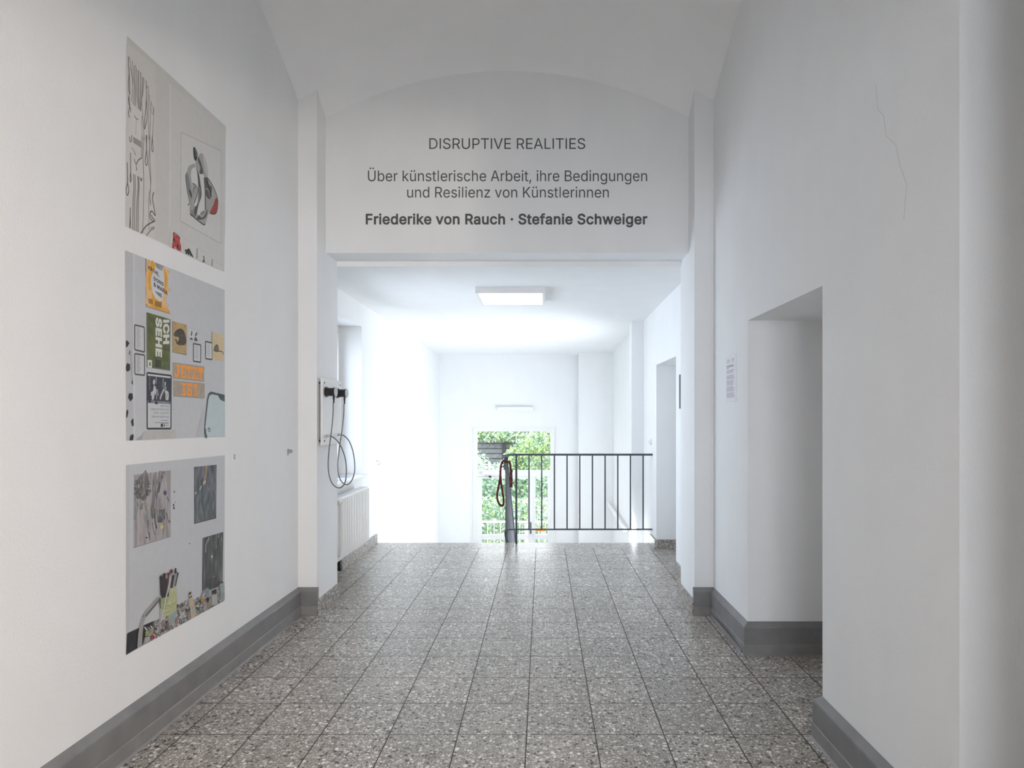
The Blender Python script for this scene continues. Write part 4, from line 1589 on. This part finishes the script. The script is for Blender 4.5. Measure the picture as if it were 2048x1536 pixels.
for q in ([(302, 338), (388, 354), (386, 558), (302, 546)], [(444, 312), (522, 330), (522, 526), (446, 516)]):
    B.poly(q, flat('framed_paper', (0.58, 0.60, 0.63), 0.55, var=0.02))
    B.frame(q, 0.007, G(0.06))
    for k in range(12):
        yy = q[0][1] + 26 + 13 * k
        B.stroke([(q[0][0] + 18, yy), (q[0][0] + 56, yy + 6)], 0.003, G(0.45), False)
B.poly([(520, 195), (662, 236), (660, 548), (524, 526)], kraft2)
B.stroke([(520, 195), (524, 526)], 0.005, G(0.22), False)
B.blob([(540, 420), (548, 375), (570, 348), (592, 360), (604, 420), (590, 438), (560, 435)], flat('mole_ink', (0.17, 0.14, 0.10), 0.65, var=0.5, scale=160))
B.stroke([(600, 428), (640, 435), (660, 468)], 0.005, flat('rat_ink', (0.085, 0.07, 0.055)), True)
brown = flat('poster_board', (0.40, 0.335, 0.26), 0.6, var=0.12, scale=40)
bright = flat('poster_bright_orange', (0.90, 0.31, 0.02), 0.55)
B.poly([(58, 562), (428, 612), (426, 788), (60, 746)], brown)
B.poly([(62, 776), (432, 812), (432, 984), (66, 960)], brown)
B.frame([(58, 562), (428, 612), (426, 788), (60, 746)], 0.002, G(0.22))
B.frame([(62, 776), (432, 812), (432, 984), (66, 960)], 0.002, G(0.22))


def slab(x, y, w, h, sk, segs):
    """block letters from bars; coordinates inside a unit box"""
    for (x0, y0, x1, y1) in segs:
        B.poly([(x + w * x0, y + h * y0 + sk * w * x0), (x + w * x1, y + h * y0 + sk * w * x1), (x + w * x1, y + h * y1 + sk * w * x1), (x + w * x0, y + h * y1 + sk * w * x0)], bright)


T_ = [(0, 0, 1, 0.2), (0, 0, 0.2, 0.38), (0.8, 0, 1, 0.38), (0.34, 0.1, 0.66, 1), (0.2, 0.84, 0.8, 1)]
E_ = [(0.1, 0, 0.42, 1), (0, 0, 1, 0.18), (0, 0.82, 1, 1), (0.4, 0.42, 0.75, 0.58), (0.8, 0, 1, 0.34), (0.8, 0.66, 1, 1)]
J_ = [(0.3, 0, 1, 0.16), (0.48, 0, 0.82, 0.9), (0.1, 0.82, 0.72, 1), (0, 0.62, 0.3, 0.92)]
Z_ = [(0, 0, 1, 0.18), (0, 0, 0.2, 0.36), (0, 0.82, 1, 1), (0.8, 0.64, 1, 1)]
I_ = [(0, 0, 1, 0.17), (0, 0.83, 1, 1), (0.32, 0, 0.68, 1)]
S_ = [(0.05, 0, 0.95, 0.18), (0, 0.05, 0.32, 0.5), (0.05, 0.42, 0.95, 0.6), (0.68, 0.5, 1, 0.95), (0.05, 0.82, 0.95, 1), (0.75, 0.05, 1, 0.34), (0, 0.66, 0.25, 0.95)]
slab(78, 582, 62, 148, 0.14, J_)
slab(152, 592, 62, 148, 0.14, E_)
slab(218, 600, 62, 148, 0.14, T_)
slab(288, 608, 58, 148, 0.14, Z_)
B.poly([(322, 635), (342, 638), (308, 735), (290, 732)], bright)
slab(356, 620, 58, 148, 0.14, T_)
slab(164, 802, 48, 148, 0.06, I_)
slab(226, 806, 56, 148, 0.10, S_)
slab(294, 812, 58, 148, 0.10, T_)
mir = flat('poster_mirror', (0.47, 0.55, 0.58), 0.4, var=0.03)
dk = flat('poster_mirror_edge', (0.055, 0.075, 0.08), 0.5)
B.poly([(440, 1442), (428, 1390), (432, 1300), (462, 1000), (478, 930), (505, 904), (670, 944), (674, 1436)], dk)
B.poly([(464, 1440), (444, 1400), (440, 1330), (476, 1000), (492, 950), (520, 936), (590, 950), (616, 1000), (670, 1026), (674, 1434)], mir)
B.poly([(330, 1448), (410, 1130), (430, 1090), (424, 1300), (428, 1440)], flat('poster_soft_shade', (0.50, 0.515, 0.54), 0.55))
B.blob([(486, 1328), (500, 1340), (502, 1366), (488, 1384), (474, 1370), (472, 1342)], flat('sticker_green', (0.04, 0.17, 0.13), 0.5))
B.blob([(488, 1345), (496, 1352), (490, 1372), (480, 1364)], G(0.55))
B.stroke([(436, 1340), (446, 1425), (462, 1440)], 0.016, dk)
tag(m.build('poster', smooth='flatart'), 'middle poster on the left wall with orange JETZT IST signs and an olive print', 'poster', 'square posters on the left wall')

# --- lower poster: paintings above a clutter of brushes and tubes
LAYER[0] = 0
m = MB()
A = Art(m, 0, 0, 1.0)
A.poly([(251.5, 930.1), (449.2, 910.6), (448.4, 1201.5), (251.5, 1309.8)], flat('poster_blue_grey', (0.53, 0.545, 0.575), 0.55, var=0.02))
A.poly([(251.5, 930.1), (258, 929.5), (258, 1306.5), (251.5, 1309.8)], flat('poster_corner', (0.50, 0.51, 0.54), 0.55))
B = Art(m, 250, 920, 7.678)
pa = painted('pale_violet_canvas', [(0.30, (0.20, 0.185, 0.19)), (0.45, (0.33, 0.30, 0.31)), (0.6, (0.42, 0.385, 0.395)), (0.75, (0.46, 0.43, 0.44))], 7, (1, 7, 1.0))
pb = painted('slate_canvas', [(0.3, (0.055, 0.065, 0.072)), (0.5, (0.11, 0.125, 0.135)), (0.72, (0.20, 0.215, 0.225))], 9, (1, 5, 1.4))
pc = painted('charcoal_canvas', [(0.3, (0.030, 0.031, 0.032)), (0.5, (0.085, 0.087, 0.088)), (0.72, (0.22, 0.22, 0.215))], 7, (1, 6, 0.8))
B.poly([(132, 228), (694, 156), (692, 1178), (124, 1348)], pa)
B.poly([(1060, 106), (1404, 72), (1396, 888), (1060, 978)], pb)
B.stroke([(1060, 106), (1060, 978), (1396, 888)], 0.005, G(0.06), False)
B.poly([(1184, 1198), (1506, 1104), (1494, 1925), (1178, 2042)], pc)
B.stroke([(694, 156), (692, 1178), (124, 1348)], 0.004, G(0.26), False)
grn2 = painted('paint_sea_green', [(0.32, (0.10, 0.17, 0.14)), (0.5, (0.20, 0.235, 0.215)), (0.68, (0.40, 0.38, 0.385))], 12, (1, 6, 1.0))
drk2 = painted('paint_charcoal', [(0.3, (0.03, 0.03, 0.032)), (0.5, (0.085, 0.08, 0.083)), (0.68, (0.30, 0.28, 0.285))], 16, (1, 5, 1.2))
mid2 = painted('paint_grey', [(0.3, (0.075, 0.07, 0.073)), (0.5, (0.20, 0.185, 0.19)), (0.66, (0.40, 0.37, 0.38))], 14, (1, 6, 1.0))
B.poly([(133, 560), (170, 580), (200, 690), (185, 820), (150, 900), (133, 930)], grn2)
B.poly([(280, 640), (340, 660), (350, 860), (320, 1060), (290, 900)], grn2)
rnd = random.Random(5)
B.blob([(175, 330), (270, 290), (350, 330), (360, 430), (340, 540), (260, 560), (190, 520), (160, 420)], mid2)
for k in range(70):
    a = 2 * math.pi * k / 70 + rnd.uniform(-0.05, 0.05)
    r0_, r1_ = rnd.uniform(0.45, 0.85), rnd.uniform(0.95, 1.25)
    cx_, cy_ = 262, 440
    B.stroke([(cx_ + 95 * r0_ * math.cos(a), cy_ + 150 * r0_ * math.sin(a)), (cx_ + 112 * r1_ * math.cos(a + 0.1), cy_ + 170 * r1_ * math.sin(a + 0.1))], 0.006, drk2 if k % 3 else mid2, False)
B.stroke([(250, 350), (240, 440), (250, 520)], 0.012, drk2)
B.stroke([(345, 215), (310, 260), (285, 330)], 0.05, mid2)
B.stroke([(560, 180), (520, 300), (470, 480), (430, 690), (425, 900)], 0.034, mid2)
B.stroke([(590, 175), (540, 330), (500, 500)], 0.018, drk2)
B.stroke([(430, 220), (425, 420), (415, 740)], 0.010, mid2)
B.poly([(445, 745), (462, 750), (462, 900), (490, 1050), (470, 1060), (445, 950)], drk2)
B.poly([(485, 770), (570, 760), (605, 740), (610, 900), (560, 960), (495, 960)], drk2)
B.stroke([(600, 830), (635, 830), (650, 930), (690, 950)], 0.012, mid2)
B.stroke([(255, 660), (245, 760)], 0.016, mid2, False)
B.stroke([(350, 920), (345, 1080), (360, 1130), (375, 1220)], 0.010, mid2)
B.stroke([(415, 960), (430, 1080), (455, 1150)], 0.006, mid2)
B.blob([(590, 480), (610, 465), (635, 500), (615, 545), (585, 520)], flat('paint_violet', (0.085, 0.055, 0.14), 0.6))
B.blob([(628, 560), (660, 580), (675, 640), (650, 620)], flat('paint_slate_blue', (0.16, 0.18, 0.24), 0.6))
yel = flat('paint_yellow', (0.58, 0.58, 0.16), 0.6)
yel2 = flat('paint_olive', (0.32, 0.34, 0.10), 0.6)
B.blob([(330, 735), (352, 712), (372, 735), (352, 768)], yel2)
B.blob([(344, 735), (353, 722), (361, 736), (352, 750)], flat('paint_cream', (0.68, 0.66, 0.45), 0.6))
B.blob([(538, 1020), (560, 985), (582, 1015), (580, 1045), (555, 1060), (540, 1045)], yel)
B.blob([(318, 1180), (342, 1190), (330, 1205), (312, 1200)], PK)
for (x, y, s_) in ((750, 490, 14), (745, 740, 18), (742, 690, 15), (765, 650, 8), (735, 705, 9), (985, 1285, 9)):
    B.blob([(x - s_, y), (x, y - s_ * 1.4), (x + s_ * 0.8, y - s_ * 0.3), (x + s_ * 0.3, y + s_ * 1.2)], drk2)
# streaks of colour on the slate canvas
B.poly([(1180, 96), (1210, 96), (1225, 300), (1200, 340), (1188, 200)], flat('paint_mauve', (0.26, 0.16, 0.20), 0.6))
B.poly([(1235, 90), (1265, 88), (1240, 300), (1222, 310)], flat('paint_ochre', (0.32, 0.28, 0.16), 0.6))
B.blob([(1205, 320), (1232, 310), (1236, 345), (1205, 385), (1190, 360)], flat('paint_sand', (0.44, 0.42, 0.27), 0.6))
B.stroke([(1172, 395), (1140, 460)], 0.008, G(0.45), False)
B.stroke([(1092, 490), (1070, 525)], 0.008, G(0.5), False)
B.stroke([(1290, 250), (1262, 350)], 0.022, flat('paint_plum', (0.17, 0.11, 0.20), 0.6), False)
B.stroke([(1360, 640), (1340, 760)], 0.004, G(0.28), False)
B.stroke([(1384, 370), (1340, 450)], 0.003, G(0.28), False)
B.blob([(1322, 1480), (1332, 1462), (1342, 1482), (1330, 1505)], G(0.75))
B.stroke([(1390, 1340), (1404, 1322)], 0.010, flat('paint_rust', (0.40, 0.20, 0.12), 0.6), False)
B.stroke([(1420, 1160), (1465, 1190), (1485, 1260)], 0.020, drk2)
B.stroke([(1290, 1190), (1240, 1300), (1235, 1420)], 0.012, G(0.28))
B.stroke([(1330, 1780), (1250, 1820), (1245, 1920)], 0.008, drk2)
B.stroke([(1330, 1780), (1400, 1810), (1390, 1900)], 0.008, drk2)
# bench top with jar, brushes and tubes
B = Art(m, 245, 1120, 7.68)
B.poly([(62, 1140), (75, 1120), (238, 1045), (300, 1010), (470, 935), (560, 1000), (700, 1090), (450, 1218), (48, 1460)], flat('bench_dark', (0.032, 0.034, 0.038), 0.6, var=0.2))
clut = painted('tube_clutter', [(0.30, (0.05, 0.05, 0.052)), (0.42, (0.16, 0.15, 0.15)), (0.50, (0.30, 0.29, 0.28)), (0.58, (0.46, 0.455, 0.45)), (0.72, (0.56, 0.56, 0.565))], 42, (1, 1.6, 1.0), 4)
B.poly([(300, 1318), (330, 1200), (440, 1090), (465, 940), (560, 900), (700, 980), (815, 780), (830, 690), (990, 610), (1060, 620), (1180, 560), (1240, 450), (1330, 470), (1450, 440), (1500, 350), (1558, 340), (1556, 628)], clut)
rnd = random.Random(9)
pal = [G(0.05), G(0.09), G(0.16), G(0.26), G(0.40), G(0.52), flat('tube_rose', (0.34, 0.20, 0.21), 0.6), flat('tube_olive', (0.30, 0.31, 0.17), 0.6), flat('tube_blue', (0.22, 0.27, 0.33), 0.6), flat('tube_tan', (0.44, 0.36, 0.26), 0.6)]


def bottom(x):
    return 1460 - (x - 48) * (832.0 / 1512.0)


for k in range(420):
    x = rnd.uniform(330, 1545)
    bt = bottom(x)
    if x < 600:
        tp = 960 + (600 - x) * 0.35
    elif x < 830:
        tp = 880
    elif x < 1000:
        tp = 690
    elif x < 1230:
        tp = 640 - (x - 1000) * 0.25
    else:
        tp = 560 - (x - 1230) * 0.30
    y = rnd.uniform(tp, bt - 14)
    lx_, ly_ = rnd.uniform(8, 24), rnd.uniform(18, 70)
    a = rnd.choice((rnd.gauss(-0.7, 0.2), rnd.gauss(0.5, 0.4)))
    pts_ = []
    for (u, v_) in ((-1, -1), (1, -1), (1, 1), (-1, 1)):
        xx, yy = u * lx_ * 0.5, v_ * ly_ * 0.5
        pts_.append((x + xx * math.cos(a) - yy * math.sin(a), y + xx * math.sin(a) + yy * math.cos(a)))
    if max(pp[1] - bottom(pp[0]) for pp in pts_) < -2 and max(pp[0] for pp in pts_) < 1556:
        B.poly(pts_, rnd.choice(pal))
jar_g = flat('jar_lime', (0.46, 0.48, 0.27), 0.5, var=0.15)
jar_d = flat('jar_olive', (0.34, 0.36, 0.19), 0.5, var=0.2, scale=60)
jar_t = flat('jar_teal', (0.30, 0.36, 0.36), 0.5, var=0.15)
B.poly([(580, 560), (700, 520), (700, 450), (815, 415), (822, 640), (812, 830), (700, 1000), (690, 850), (620, 880), (570, 930)], jar_g)
B.poly([(580, 580), (700, 560), (640, 770), (585, 760)], jar_d)
B.poly([(700, 850), (815, 770), (795, 940), (700, 1010)], jar_t)
B.poly([(560, 770), (590, 745), (600, 900), (565, 960)], G(0.40))
B.stroke([(610, 700), (710, 700), (815, 645)], 0.006, jar_d)
B.stroke([(610, 740), (710, 735), (815, 675)], 0.006, jar_d)
B.stroke([(600, 830), (720, 790)], 0.006, jar_d)
B.stroke([(585, 520), (690, 485)], 0.010, G(0.16), False)
B.stroke([(585, 560), (695, 530)], 0.016, PK, False)
bar = flat('brush_dark', (0.045, 0.035, 0.04), 0.6, var=0.3, scale=90)
brd = flat('brush_maroon', (0.14, 0.05, 0.06), 0.6)
for (x0, y0, x1, y1, w_, mt_) in ((575, 250, 590, 540, 0.020, bar), (628, 210, 620, 540, 0.024, bar), (600, 300, 610, 530, 0.030, bar), (650, 290, 660, 520, 0.026, bar), (690, 205, 680, 480, 0.012, brd), (735, 160, 715, 430, 0.012, G(0.36)), (800, 135, 760, 420, 0.010, G(0.40)), (838, 195, 795, 400, 0.010, bar), (770, 230, 735, 430, 0.020, bar), (820, 200, 775, 420, 0.012, G(0.26))):
    B.stroke([(x0, y0), (x1, y1)], w_, mt_, False)
for q in ([(560, 250), (578, 238), (590, 265), (578, 300), (562, 285)], [(610, 225), (632, 195), (645, 240), (640, 275), (612, 275)], [(665, 215), (690, 190), (712, 215), (690, 250)], [(712, 160), (750, 142), (760, 185), (735, 212), (710, 195)], [(792, 130), (814, 128), (812, 165), (822, 190), (785, 205)], [(832, 190), (848, 198), (840, 228), (826, 222)]):
    B.blob(q, brd if q[0][0] in (712, 665) else bar)
B.stroke([(725, 260), (690, 430), (650, 600), (615, 800), (575, 960)], 0.010, G(0.52))
arm = flat('lamp_arm', (0.34, 0.325, 0.32), 0.55, var=0.1)
armd = flat('lamp_arm_dark', (0.13, 0.135, 0.12), 0.55)
B.poly([(545, 575), (575, 600), (345, 880), (300, 890), (290, 860)], armd)
B.stroke([(540, 580), (310, 850)], 0.014, arm, False)
B.poly([(285, 880), (345, 860), (310, 980), (292, 1140), (285, 1318), (210, 1362), (225, 1140), (250, 980)], arm)
B.poly([(545, 620), (572, 600), (578, 740), (566, 750)], armd)
B.poly([(1000, 520), (1042, 490), (1075, 620), (1128, 850), (1040, 905), (1020, 700)], flat('brush_wood', (0.52, 0.42, 0.30), 0.55, var=0.08))
B.stroke([(1005, 525), (1040, 498)], 0.010, PK, False)
B.stroke([(1010, 580), (1052, 555)], 0.008, G(0.1), False)
B.poly([(1048, 720), (1078, 680), (1105, 810), (1065, 845)], G(0.40))
B.poly([(1240, 460), (1285, 425), (1320, 440), (1320, 540), (1260, 550)], flat('tube_blue', (0.22, 0.27, 0.33), 0.6))
B.blob([(1365, 480), (1410, 445), (1432, 460), (1425, 510), (1375, 520)], G(0.05))
B.poly([(1350, 540), (1440, 520), (1445, 660), (1360, 700)], G(0.40))
B.poly([(1480, 350), (1530, 330), (1556, 400), (1556, 610), (1500, 640)], flat('jar_teal', (0.30, 0.36, 0.36)))
B.stroke([(1484, 352), (1528, 338)], 0.010, G(0.05), False)
B.blob([(1190, 600), (1230, 580), (1255, 610), (1230, 650), (1195, 640)], flat('tube_amber', (0.42, 0.24, 0.07), 0.6))
B.blob([(1265, 600), (1300, 575), (1322, 610), (1295, 650)], bar)
B.poly([(335, 1120), (390, 1095), (402, 1150), (345, 1165)], yel2)
B.poly([(330, 1190), (400, 1170), (412, 1235), (370, 1262), (320, 1280)], G(0.40))
B.poly([(420, 1165), (455, 1150), (492, 1190), (470, 1208), (445, 1220)], flat('tube_red', (0.40, 0.03, 0.05), 0.6))
B.poly([(800, 935), (838, 910), (820, 1030), (800, 1040)], flat('tube_rose', (0.34, 0.20, 0.21)))
B.poly([(905, 800), (940, 785), (930, 850), (905, 860)], G(0.52))
tag(m.build('poster', smooth='flatart'), 'lowest poster on the left wall, dark paintings above brushes and paint tubes', 'poster', 'square posters on the left wall')

# small caption label and vinyl text on the left wall
b = MB()
b.box(XL, XL + 0.003, 3.497, 3.556, 1.146, 1.181, flat('label_card', (0.84, 0.84, 0.84), 0.6))
for k in range(6):
    z = 1.177 - 0.005 * k
    b.poly([(XL + 0.0034, 3.501, z), (XL + 0.0034, 3.535 - 0.006 * (k % 3), z), (XL + 0.0034, 3.535 - 0.006 * (k % 3), z - 0.0024), (XL + 0.0034, 3.501, z - 0.0024)], G(0.22))
tag(b.build('caption_label'), 'small white printed caption label right of the lowest poster', 'label')
b = MB()
for k, (a0, a1) in enumerate(((4.245, 4.29), (4.245, 4.335), (4.245, 4.335), (4.245, 4.335), (4.245, 4.28), (4.245, 4.265))):
    z = 1.168 - 0.0075 * k
    b.poly([(XL + 0.0012, a0, z), (XL + 0.0012, a1, z), (XL + 0.0012, a1, z - 0.004), (XL + 0.0012, a0, z - 0.004)], INK)
tag(b.build('wall_lettering', smooth='flatart'), 'tiny block of dark vinyl text on the left wall beside the pilaster', 'wall text')

# ------------------------------------------------------------------ floor lamp in the hall behind the viewer
fl = thing('floor_lamp', 'dark steel floor lamp standing in the hall before the arch', 'floor lamp', (LAMP.x, LAMP.y, 0))
b = MB()
b.lathe((LAMP.x, LAMP.y, 0), (0, 0, 1), [(0, 0.15), (0.02, 0.15), (0.03, 0.05), (0.05, 0.014)], STEEL)
b.build('base', fl, smooth=40)
b = MB()
b.tube([(LAMP.x, LAMP.y, 0.04), (LAMP.x, LAMP.y, LAMP.z - 0.17)], 0.012, STEEL)
b.lathe((LAMP.x, LAMP.y, LAMP.z - 0.19), (0, 0, 1), [(0, 0.02), (0.03, 0.05), (0.04, 0.05)], STEEL)
b.build('pole', fl, smooth=40)
